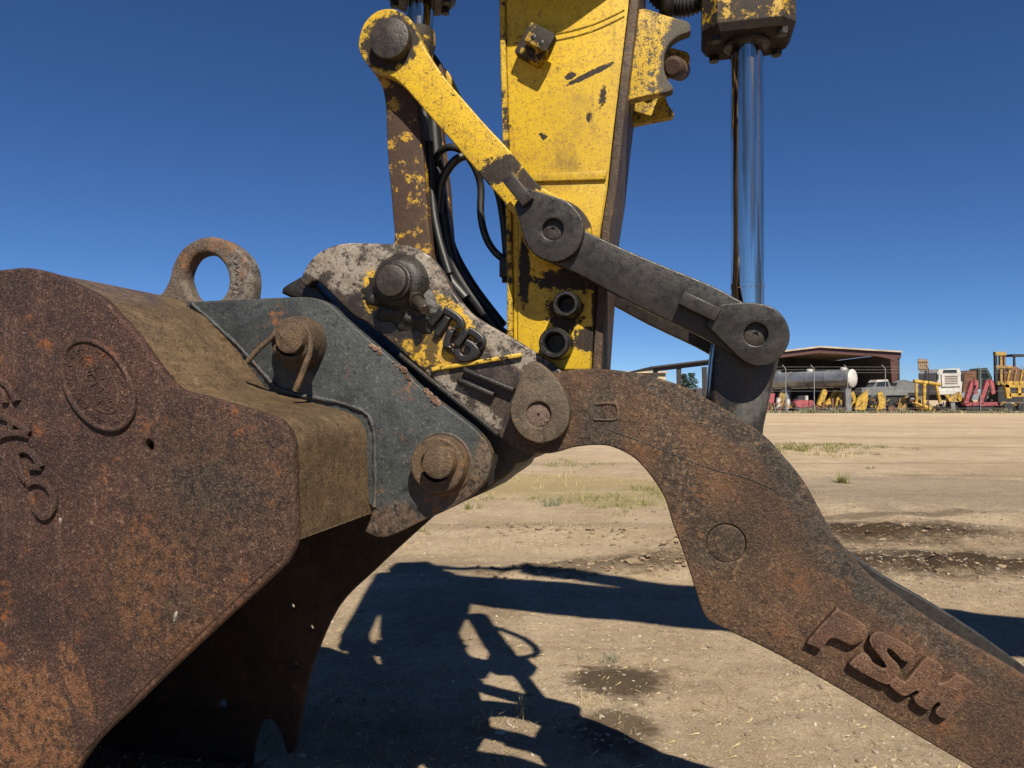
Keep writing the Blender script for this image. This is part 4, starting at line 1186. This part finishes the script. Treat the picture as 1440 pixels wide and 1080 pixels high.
# open steel shed with a lean-to frame on its left
YS = 108
shed = thing('open_steel_shed', 'open fronted steel shed with dark red frame and pale roof edge', 'shed', fbase(1175, YS))
rdg, el, er, ll = far(1150, 487, YS), far(1080, 495.5, YS), far(1265, 494, YS), far(915, 515.5, YS)
DEP = 22
def roofsheet(name, a, b, mat, th=.22, d0=-.8, d1=DEP):
    o = shed.location; bm = bmesh.new(); q = []
    for y in (d0, d1):
        for p in (a, b):
            for z in (0, -th): q.append(bm.verts.new((p.x - o.x, y, p.z + z)))
    f = [(0, 2, 6, 4), (1, 5, 7, 3), (0, 1, 3, 2), (4, 6, 7, 5), (0, 4, 5, 1), (2, 3, 7, 6)]
    for i in f: bm.faces.new([q[k] for k in i])
    return bm_done(name, bm, mat, shed)
roofsheet('roof_sheet', el, rdg, ROOF); roofsheet('roof_sheet', rdg, er, ROOF)
roofsheet('lean_to_roof', ll, el, SHEDDARK, .25)
def lower(p, d): return Vector((p.x, p.y, p.z - d))
for a, b in ((el, rdg), (rdg, er)):
    o = shed.location; bm = bmesh.new(); q = []
    for y in (-.45, -.15):
        for p in (a, b):
            for z in (-.24, -1.0): q.append(bm.verts.new((p.x - o.x, y, p.z + z)))
    for i in [(0, 2, 6, 4), (1, 5, 7, 3), (0, 1, 3, 2), (4, 6, 7, 5), (0, 4, 5, 1), (2, 3, 7, 6)]: bm.faces.new([q[k] for k in i])
    bm_done('rafter', bm, SHEDRED, shed)
o = shed.location
fplate('haunch', [(1215, 497.5), (1263, 502), (1258, 508), (1249, 504)], YS - .5, .3, SHEDRED, shed)
fplate('column', [(1252, 503), (1263, 503), (1261, 578.5), (1257, 578.5)], YS - .45, .4, SHEDRED, shed)
wbox('side_wall', (er.x - .3, YS - .2, 0), (er.x - .1, YS + DEP, er.z - .3), GALV, shed)
for k in range(13):
    x = el.x + (er.x - el.x) * (.16 + .80 * k / 12)
    wbox('wall_panel', (x, YS + DEP - .4 - .06 * (k % 2), 0), (x + (er.x - el.x) * .0655, YS + DEP - .25, (rdg.z - abs(x + .6 - rdg.x) * ((rdg.z - er.z) / (er.x - rdg.x) if x > rdg.x else (rdg.z - el.z) / (rdg.x - el.x))) + .02), GALV, shed)
for x0 in (922, 955, 991): fplate('column', [(x0 - 3.4, 516), (x0 + 3.4, 516), (x0 + 2, 578.5), (x0 - 2, 578.5)], YS - .2, .35, SHEDDARK, shed)
fplate('beam', [(917, 517), (1000, 506), (1080, 497.5), (1080, 502), (1000, 513), (925, 522)], YS - .3, .3, SHEDDARK, shed)
fplate('column', [(1082, 502), (1088, 502), (1087, 578.5), (1083, 578.5)], YS - .3, .35, SHEDDARK, shed)
fplate('column', [(1114, 502), (1118, 502), (1117.5, 578), (1114.5, 578)], YS + 20, .35, SHEDDARK, shed)

# tank trailer in front of it
tank = thing('tank_trailer', 'long grey cylindrical tank trailer with a white round end before the shed', 'tank trailer', fbase(1150, 95))
ta, tb = far(1199, 532, 92), far(1084, 536, 101)
o = tank.location; L_ = (tb - ta).length
tr = 1.12
rev('tank_shell', ta - o, tb - o, [(.02, tr), (L_ - .3, tr * .98), (L_, tr * .55), (L_ + .1, 0)], STEELGREY, tank, 36)
axn = (tb - ta).normalized()
rev('end_cap', ta - o - axn * .28, ta - o + axn * .05, [(0, 0), (.02, tr * .35), (.12, tr * .8), (.24, tr * 1.0), (.28, tr * 1.03), (.33, tr * 1.03)], WHITEP, tank, 36)
for t in (.1, .5, .9):
    c = ta.lerp(tb, t) - o
    rev('manhole', c + Vector((0, 0, tr * .9)), c + Vector((0, 0, tr + .35)), [(0, .42), (tr * .1 + .2, .42), (tr * .1 + .28, .3), (tr * .1 + .3, 0)], WHITEP if t < .6 else STEELGREY, tank, 16)
for t in (.04, .27, .5, .73, .95):
    c = ta.lerp(tb, t) - o
    rev('band', c - axn * .05, c + axn * .05, [(0, tr * .98), (0, tr * 1.035), (.1, tr * 1.035), (.1, tr * .98)], GREYP, tank, 32)
for t in (.08, .8):
    c = ta.lerp(tb, t) - o
    bm = bmesh.new(); add_box(bm, (c.x, c.y, (c.z - tr) / 2 + .1), (.7, 1.6, c.z - tr + .3)); bm_done('support', bm, GREYP, tank)
for t in (.18, .28, .66, .76):
    c = ta.lerp(tb, t) - o
    rev('wheel', Vector((c.x, c.y - 1.1, .5)), Vector((c.x, c.y - .8, .5)), [(0, 0), (0, .45), (.05, .5), (.3, .5), (.3, 0)], BLACKP, tank, 18)

# fence of posts with angled tops and wires
fence = thing('chain_link_fence', 'thin grey wire fence with angled post tops along the yard edge', 'fence', fbase(1300, 90))
fx = [1015, 1060, 1105, 1145, 1192, 1245, 1306, 1379, 1440]
for x in fx:
    o = fence.location
    b_, t_ = far(x, 577, 90), far(x, 519, 90)
    bm = bmesh.new(); e_ = far(x - 5, 513, 90)
    add_tube(bm, [Vector((b_.x, 90, 0)) - o, Vector((t_.x, 90, t_.z)) - o, Vector((e_.x, 90, e_.z)) - o], .045, 8)
    bm_done('post', bm, POSTG if x != 1306 else BLACKP, fence)
for py in (516, 520, 524, 550, 574):
    bm = bmesh.new(); a_, b_ = far(1000, py, 90), far(1460, py, 90)
    add_tube(bm, [Vector((a_.x, 90.05, a_.z)) - fence.location, Vector((b_.x, 90.05, b_.z)) - fence.location], .010, 5)
    bm_done('wire', bm, POSTG, fence)

# scrap attachments: one builder per kind, each placed as its own thing
def blade_thing(px, lean, Y, mat, label, h=22, wd=7):
    t = thing('fork_arm', label, 'fork arm', fbase(px, Y), 'yellow lift arms leaning in the scrap row')
    b = 575
    fplate('arm', [(px, b - 6), (px + lean, b - 6 - h), (px + lean + wd, b - 4 - h), (px + wd, b - 3)], Y, .5, mat, t)
    fplate('foot', [(px - 3, b + 1), (px + wd + 3, b + 1), (px + wd, b - 6), (px, b - 6)], Y + .1, .9, RUSTB, t)
    fbar('brace', (px + wd, b), (px + lean + wd * .7, b - h), Y + .7, .12, RUSTB, t)
    return t
blade_thing(1149, 9, 94, YOLD, 'narrow yellow arm leaning left of a second one below the tank')
blade_thing(1160, 14, 94, YOLD, 'broader yellow arm leaning below the white tank end', 21, 9)
blade_thing(1092, 6, 94, YDULL, 'dull ochre arm leaning in the scrap row at the left', 17, 8)

def frame_thing(px0, px1, Y, mat, label, top=548, cat='frame'):
    t = thing('scrap_loader', label, cat, fbase((px0 + px1) / 2, Y), 'yellow loader frames in the scrap row')
    w = px1 - px0; mid = (px0 + px1) / 2
    fplate('rear_plate', [(px0, 576), (px0 + w * .10, 560), (px0 + w * .3, top + 4), (px0 + w * .42, top), (px0 + w * .45, 563), (px0 + w * .35, 577)], Y, .35, mat, t)
    fplate('front_plate', [(px1, 574), (px1 - w * .02, 557), (px1 - w * .12, top + 2), (px1 - w * .25, top + 6), (px1 - w * .2, 566), (px1 - w * .3, 577)], Y, .35, mat, t)
    fplate('floor_beam', [(px0 + w * .2, 577), (px1 - w * .1, 577), (px1 - w * .1, 570), (px0 + w * .2, 571)], Y + .35, .5, mat, t)
    fplate('deck', [(px0 + w * .35, 560), (px1 - w * .22, 562), (px1 - w * .22, 566), (px0 + w * .35, 566)], Y + .4, .4, RUSTB, t)
    c = far(mid + w * .12, 563, Y - .2) - t.location
    bm = bmesh.new(); add_tube(bm, [c + Vector((.5 * math.cos(a), 0, .5 * math.sin(a))) for a in [k * .42 for k in range(16)]], .13, 7)
    bm_done('ring', bm, BLACKP, t)
    rev('wheel', Vector((c.x - .9, c.y + .8, .45)), Vector((c.x - .9, c.y + 1.2, .45)), [(0, 0), (0, .4), (.05, .45), (.35, .45), (.4, 0)], BLACKP, t, 16)
    return t
frame_thing(1174, 1204, 93, YOLD, 'crooked yellow loader frame just below the white tank end')
frame_thing(1202, 1245, 92, YOLD, 'wide yellow loader frame with a black ring, left of a fence post')
frame_thing(1262, 1296, 93, YDULL, 'dull yellow loader frame beside the tall open yellow frame', 556)

# tall open yellow frame
t = thing('cab_guard', 'tall open yellow cab guard frame right of the shed', 'frame', fbase(1305, 91))
for a, b, r in (((1285, 536), (1322, 541), .26), ((1288, 537), (1289, 566), .16), ((1300, 538), (1299, 572), .22), ((1316, 541), (1322, 566), .20), ((1299, 572), (1308, 576), .3), ((1286, 566), (1300, 572), .16)):
    fbar('tube', a, b, 91, r, YOLD, t)
fbox('base', 1296, 572, 1309, 577.5, 91, 1.2, YOLD, t)

# white truck cab
t = thing('truck_cab', 'white truck seen from the front beside two red arms', 'truck', fbase(1336, 96))
fplate('body', [(1319, 554), (1318, 524), (1321, 519), (1349, 518), (1352, 526), (1354, 530), (1352, 552)], 96, 4.5, WHITEP, t)
fplate('windscreen', [(1327, 520.5), (1345, 519.8), (1346, 524), (1326, 524.5)], 95.93, .05, GLASSD, t)
fplate('grille', [(1324, 526), (1351, 525.5), (1351, 543), (1325, 544)], 95.85, .12, WHITEP, t)
for k in range(5): fbox('grille_bar', 1329, 528.5 + k * 2.6, 1347, 529.3 + k * 2.6, 95.8, .06, RUSTB, t)
fplate('bumper', [(1321, 550), (1352, 549), (1352, 553), (1321, 555)], 95.6, .4, WHITEP, t)
for x in (1323, 1349): fbox('mirror', x - 5 if x < 1330 else x + 3, 526, x - 3 if x < 1330 else x + 6, 534, 95.8, .2, BLACKP, t)
fbox('chassis', 1324, 555, 1350, 563, 96.2, 4, BLACKP, t)
for x in (1322, 1345):
    c = far(x + 2, 570, 96) - t.location
    rev('wheel', Vector((c.x, .3, .55)), Vector((c.x + .4, .3, .55)), [(0, 0), (0, .5), (.05, .55), (.4, .55), (.4, 0)], BLACKP, t, 18)
t = thing('loader_bucket', 'small yellow loader bucket in front of the white truck', 'bucket', fbase(1345, 92))
fplate('back', [(1331, 562), (1340, 556), (1350, 551), (1354, 560), (1348, 564), (1335, 565)], 92, .5, YDULL, t)
fplate('cheek', [(1329, 555), (1333, 554), (1338, 561), (1336, 565)], 91.8, .3, YOLD, t)
fplate('cheek', [(1350, 552), (1355, 560), (1350, 565), (1347, 560)], 91.8, .3, YOLD, t)
fbox('stand', 1335, 565, 1352, 577.5, 92.3, .8, BLACKP, t)

# red folded arms
def red_arm(px, label, k):
    t = thing('folded_arm', label, 'loader arm', fbase(px, 91), 'red folded arms in the scrap row')
    fplate('boom', [(px - 12, 567), (px - 2, 536), (px + 3, 533.5), (px + 7, 535), (px + 8, 541), (px + 2, 544), (px - 5, 567)], 91, .45, REDP, t)
    fplate('dipper', [(px + 3, 534), (px + 8, 535), (px + 7 + k, 553), (px + 2 + k, 555)], 90.9, .35, REDP, t)
    fplate('foot', [(px - 13, 567), (px + 9 + k * 2, 565), (px + 10 + k * 2, 570), (px - 8, 571)], 91.1, .8, REDP, t)
    fbox('base', px - 9, 570, px + 9, 577.5, 91.2, 1, BLACKP, t)
    fbar('ram', (px - 3, 563), (px + 4, 542), 90.8, .1, BLACKP, t)
red_arm(1368, 'left one of two red folded loader arms', 0)
red_arm(1389, 'right one of two red folded loader arms, with a longer foot', 4)

# forklift with tall mast
t = thing('forklift', 'weathered yellow forklift with a tall brown mast at the right edge', 'forklift', fbase(1412, 95))
for x in (1400, 1407): fbox('mast_rail', x, 495, x + 2.6, 540, 95, .35, YDULL if x > 1402 else BLACKP, t)
fbox('mast_rail', 1412, 496, 1414, 538, 95, .35, RUSTB, t)
fbox('mast_head', 1400, 494.5, 1415, 500, 94.9, .5, YDULL, t)
fbox('mast_tie', 1401, 514, 1424, 518, 94.9, .4, YDULL, t)
fplate('hood', [(1413, 541), (1414, 522), (1420, 516), (1428, 515), (1436, 519), (1450, 520), (1450, 541)], 95.2, 2, RUSTB, t)
for q in range(4): fbar('strut', (1416 + q * 9, 540), (1420 + q * 9, 520), 95.1, .12, YDULL if q % 2 else YOLD, t)
fbox('deck', 1403, 536, 1450, 541, 95.1, 2.2, YOLD, t)
fbox('guard_post', 1426, 500, 1428, 520, 95.4, .2, BLACKP, t); fbox('guard_post', 1446, 500, 1448, 520, 95.4, .2, BLACKP, t)
fbox('guard_roof', 1424, 498, 1450, 501, 95.3, 2, BLACKP, t)
for x in (1409, 1440):
    c = far(x, 571, 95) - t.location
    rev('wheel', Vector((c.x, -.2, .6)), Vector((c.x, .3, .6)), [(0, 0), (0, .5), (.06, .6), (.5, .6), (.5, 0)], BLACKP, t, 18)
fbox('chassis', 1404, 541, 1448, 566, 95.3, 2, BLACKP, t)
t = thing('axle_frame', 'low orange yellow frame with black wheels before the forklift', 'frame', fbase(1428, 90))
for q in (((1413, 541), (1448, 541), (1448, 545), (1413, 545)), ((1413, 541), (1419, 541), (1423, 560), (1416, 560)), ((1432, 545), (1436, 545), (1436, 556), (1432, 556)), ((1420, 553), (1448, 553), (1448, 558), (1420, 558))):
    fplate('beam', list(q), 90, .4, YOLD, t)
for x in (1417, 1437):
    c = far(x, 568, 90) - t.location
    rev('wheel', Vector((c.x, -.3, .62)), Vector((c.x, .2, .62)), [(0, 0), (0, .55), (.06, .62), (.5, .62), (.5, 0)], BLACKP, t, 18)

# dark tractor, sign panel, jugs, drums, pickup
t = thing('dark_tractor', 'dark green tractor behind the red arms', 'tractor', fbase(1377, 100))
TRACT = plain('tractor_green', (0.03, 0.05, 0.04), .5, scale=1)
fplate('cab', [(1374, 545), (1376, 518), (1388, 517), (1395, 530), (1396, 548)], 100, 2, TRACT, t)
fplate('window', [(1379, 530), (1380, 521), (1387, 520.5), (1391, 531)], 99.93, .04, GLASSD, t)
fplate('hood', [(1354, 552), (1356, 527), (1362, 521), (1373, 521), (1374, 552)], 100.1, 1.6, RUSTB, t)
for x in (1360, 1392):
    c = far(x, 560, 100) - t.location
    rev('wheel', Vector((c.x, -.2, .9)), Vector((c.x, .3, .9)), [(0, 0), (0, .8), (.08, .9), (.5, .9), (.5, 0)], BLACKP, t, 20)
t = thing('pallet_panel', 'weathered slatted wooden panel raised on a dark post', 'panel', fbase(1306, 94))
for k in range(5): fplate('slat', [(1291 + k * 2.9, 504.5 + .2 * k), (1293.4 + k * 2.9, 504.5 + .2 * k), (1294.2 + k * 2.9, 521), (1292 + k * 2.9, 521.5)], 94, .12, WOODP, t)
fplate('rail', [(1290.5, 506.5), (1305, 506.5), (1305, 508.5), (1290.5, 508.5)], 93.9, .08, WOODP, t)
fplate('rail', [(1292, 517), (1306, 517), (1306, 519), (1292, 519)], 93.9, .08, WOODP, t)
fbox('post', 1302, 515, 1304, 577.5, 94.1, .2, BLACKP, t)
for x, w, y, l in ((1094.5, 6, 560, 'white drum lid shape under the tank, leftmost of three'), (1108, 5, 562, 'white drum standing second from left under the tank'), (1134, 5, 557, 'tall white drum standing right of a red machine under the tank')):
    t = thing('drum', l, 'drum', fbase(x, 93), 'white drums under the tank')
    a = far(x, 577, 93); tp = far(x, y, 93); r_ = w / 2 * 93 / F
    rev('barrel', (0, 0, 0), (0, 0, tp.z), [(0, r_), (tp.z * .33, r_), (tp.z * .35, r_ * 1.05), (tp.z * .37, r_), (tp.z * .68, r_), (tp.z * .7, r_ * 1.05), (tp.z * .72, r_), (tp.z, r_)], WHITEP, t, 16)
    rev('lid', (0, 0, tp.z), (0, 0, tp.z + .06), [(0, r_ * .95), (.04, r_ * .9), (.05, 0)], WHITEP, t, 16)
t = thing('tillage_machine', 'rusty red low machine lying under the tank', 'machine', fbase(1130, 91))
fplate('body', [(1118, 566), (1122, 562), (1143, 563), (1146, 569), (1138, 573), (1121, 573)], 91, 1.0, REDP, t)
fplate('hopper', [(1121, 563), (1124, 557), (1131, 556), (1132, 563)], 91.3, .8, BLACKP, t)
for x in (1121, 1133, 1143):
    c = far(x, 572, 91) - t.location
    rev('wheel', Vector((c.x, -.2, .38)), Vector((c.x, .1, .38)), [(0, 0), (0, .34), (.03, .38), (.3, .38), (.3, 0)], BLACKP, t, 14)
t = thing('red_hopper', 'faded red hopper at the left end of the scrap row', 'hopper', fbase(1084, 92))
fplate('bin', [(1078, 555), (1090, 553), (1088, 566), (1081, 567)], 92, 1, REDP, t)
fplate('leg', [(1080, 566), (1083, 566), (1081, 577.5), (1078, 577.5)], 92, .3, RUSTB, t); fplate('leg', [(1087, 566), (1090, 566), (1092, 577.5), (1089, 577.5)], 92, .3, RUSTB, t)
t = thing('pickup_truck', 'grey pickup truck parked before the shed wall', 'truck', fbase(1240, 99))
fplate('body', [(1212, 556), (1212, 546), (1228, 544), (1232, 536), (1249, 535), (1253, 543), (1276, 543), (1277, 556)], 99, 2, GREYP, t)
fplate('window', [(1232, 543), (1235, 537.5), (1248, 537), (1250, 543)], 98.95, .04, GLASSD, t)
fplate('roof', [(1231, 537.5), (1234, 534), (1248, 533.6), (1250, 536)], 98.9, 2.1, WHITEP, t)
for x in (1221, 1266):
    c = far(x, 570, 99) - t.location
    rev('wheel', Vector((c.x, -.1, .45)), Vector((c.x, .25, .45)), [(0, 0), (0, .4), (.05, .45), (.35, .45), (.35, 0)], BLACKP, t, 18)
fbox('chassis', 1214, 556, 1276, 566, 99.2, 1.6, BLACKP, t)
t = thing('low_trailer', 'dark flat trailer loaded with scrap behind the yellow guard', 'trailer', fbase(1275, 104))
fbox('bed', 1255, 552, 1320, 557, 104, 2.5, BLACKP, t)
fplate('load', [(1258, 552), (1262, 538), (1272, 534), (1284, 537), (1288, 545), (1300, 541), (1312, 545), (1318, 552)], 104.4, 1.5, GREYP, t)
for x in (1268, 1306):
    c = far(x, 570, 104) - t.location
    rev('wheel', Vector((c.x, -.1, .5)), Vector((c.x, .25, .5)), [(0, 0), (0, .45), (.05, .5), (.35, .5), (.35, 0)], BLACKP, t, 18)
# far left: cream building, white trailer, conifers
t = thing('cream_building', 'low cream building seen beyond the open shed frame', 'building', fbase(905, 140))
fbox('wall', 840, 525, 936, 576, 140, 12, CREAM, t)
a, b = far(838, 524.6, 140), far(939, 524.6, 140)
wbox('roof', (a.x, 139.4, a.z), (b.x, 152.6, a.z + .35), ROOF, t)
for x in (858, 884, 912): fbox('window', x, 540, x + 8, 552, 139.93, .1, GLASSD, t)
t = thing('box_trailer', 'white box trailer showing behind the rusty thumb', 'trailer', fbase(985, 112))
fbox('box', 955, 546, 1012, 567, 112, 2.4, WHITEP, t)
for x in (965, 1000):
    c = far(x, 572, 112) - t.location
    rev('wheel', Vector((c.x, -.1, .45)), Vector((c.x, .3, .45)), [(0, 0), (0, .4), (.05, .45), (.4, .45), (.4, 0)], BLACKP, t, 16)
fbox('door', 975, 548, 979, 566, 111.95, .06, RUSTB, t)
NEEDLE = grass_mat('conifer_needles', (0.012, 0.028, 0.014), (0.025, 0.05, 0.022), (0.045, 0.065, 0.03))
BARK = plain('bark', (0.08, 0.055, 0.04), .9)
for px, top, wd, lab in ((962, 526, 1.5, 'left of two dark conifers beyond the open shed frame'), (972.5, 525, 1.9, 'right and fuller of two dark conifers beyond the open shed frame')):
    t = thing('conifer_tree', lab, 'tree', fbase(px, 150), 'conifers beyond the shed')
    H = far(px, top, 150).z
    rev('trunk', (0, 0, 0), (0, 0, H), [(0, .22), (H * .5, .12), (H * .97, .02)], BARK, t, 8)
    V = []; Fc = []
    for _ in range(2600):
        z = H * (.1 + .9 * random.random() ** 1.2); fr = 1 - z / H
        rr = wd * (.25 + fr ** .7) * math.sqrt(random.random()) * (1 + .3 * math.sin(z * 4 + px)); a = random.random() * 6.28
        c = Vector((rr * math.cos(a), rr * math.sin(a), z)); b = len(V)
        for _k in range(3): V.append(tuple(c + Vector((random.gauss(0, .14), random.gauss(0, .14), random.gauss(0, .10)))))
        Fc.append((b, b + 1, b + 2))
    me = bpy.data.meshes.new('crown'); me.from_pydata(V, [], Fc); mesh_obj('crown', me, NEEDLE, t)
# weeds along the foot of the fence
V = []; Fc = []
for _ in range(5200):
    p = far(random.uniform(1000, 1450), 577, random.uniform(87.5, 90))
    h = random.uniform(.08, .55) * (1.6 if mnoise.noise(Vector((p.x * .35, 3, 0))) > .1 else .7)
    blade(V, Fc, p.x, p.y, 0, h, .04, random.uniform(.1, 1), random.uniform(0, 6.28))
me = bpy.data.meshes.new('fence_weeds'); me.from_pydata(V, [], Fc)
o = mesh_obj('fence_weeds', me, SAGE); o['kind'] = 'stuff'; o['label'] = 'weeds along the foot of the fence'
# uncountable small scrap between the machines
for nm, mat_, n_, lab_ in (('rusty_scrap', RUSTB, 150, 'heaps of small rusty scrap between the machines'), ('dark_scrap', BLACKP, 150, 'dark scrap parts and tyres lying along the fence'), ('grey_scrap', GREYP, 60, 'grey metal offcuts lying along the fence'), ('ochre_scrap', YDULL, 60, 'small ochre painted parts lying along the fence')):
    bm = bmesh.new()
    for _ in range(n_):
        p = far(random.uniform(1060, 1448), 577, random.uniform(91.5, 97))
        h_ = random.uniform(.1, 1.5) * random.random()
        if random.random() < .5:
            a_ = random.random() * 6.3; l_ = random.uniform(.3, 1.3)
            add_tube(bm, [Vector((p.x, p.y, h_ + .1)), Vector((p.x + l_ * math.cos(a_), p.y + .5 * l_ * math.sin(a_), h_ * random.uniform(.2, 1.6) + .1))], random.uniform(.03, .12), 5)
        else:
            add_box(bm, (p.x, p.y, h_ * .5 + .1), (random.uniform(.1, .8), random.uniform(.1, .6), random.uniform(.1, .5) + h_), random.uniform(-.7, .7))
    o = bm_done(nm, bm, mat_, None, smooth_=False); o['kind'] = 'stuff'; o['label'] = lab_
# low hills on the horizon
V = []; Fc = []
N = 120
for i in range(N + 1):
    x = -5200 + 10400 * i / N
    h = 62 + 30 * mnoise.noise(Vector((x * .0009, 1.7, 0))) + 10 * mnoise.noise(Vector((x * .004, 4, 0)))
    h *= .35 + .65 * max(0, min(1, (x - 300) / 1500))
    V += [(x, 4000, -8), (x, 4300, h * .8), (x, 4800, h)]
for i in range(N):
    for k in (0, 1): Fc.append((i * 3 + k, (i + 1) * 3 + k, (i + 1) * 3 + k + 1, i * 3 + k + 1))
me = bpy.data.meshes.new('hills'); me.from_pydata(V, [], Fc)
o = mesh_obj('hills', me, plain('hazy_hills', (0.17, 0.19, 0.21), .95, scale=.002, var=.15)); o['kind'] = 'structure'
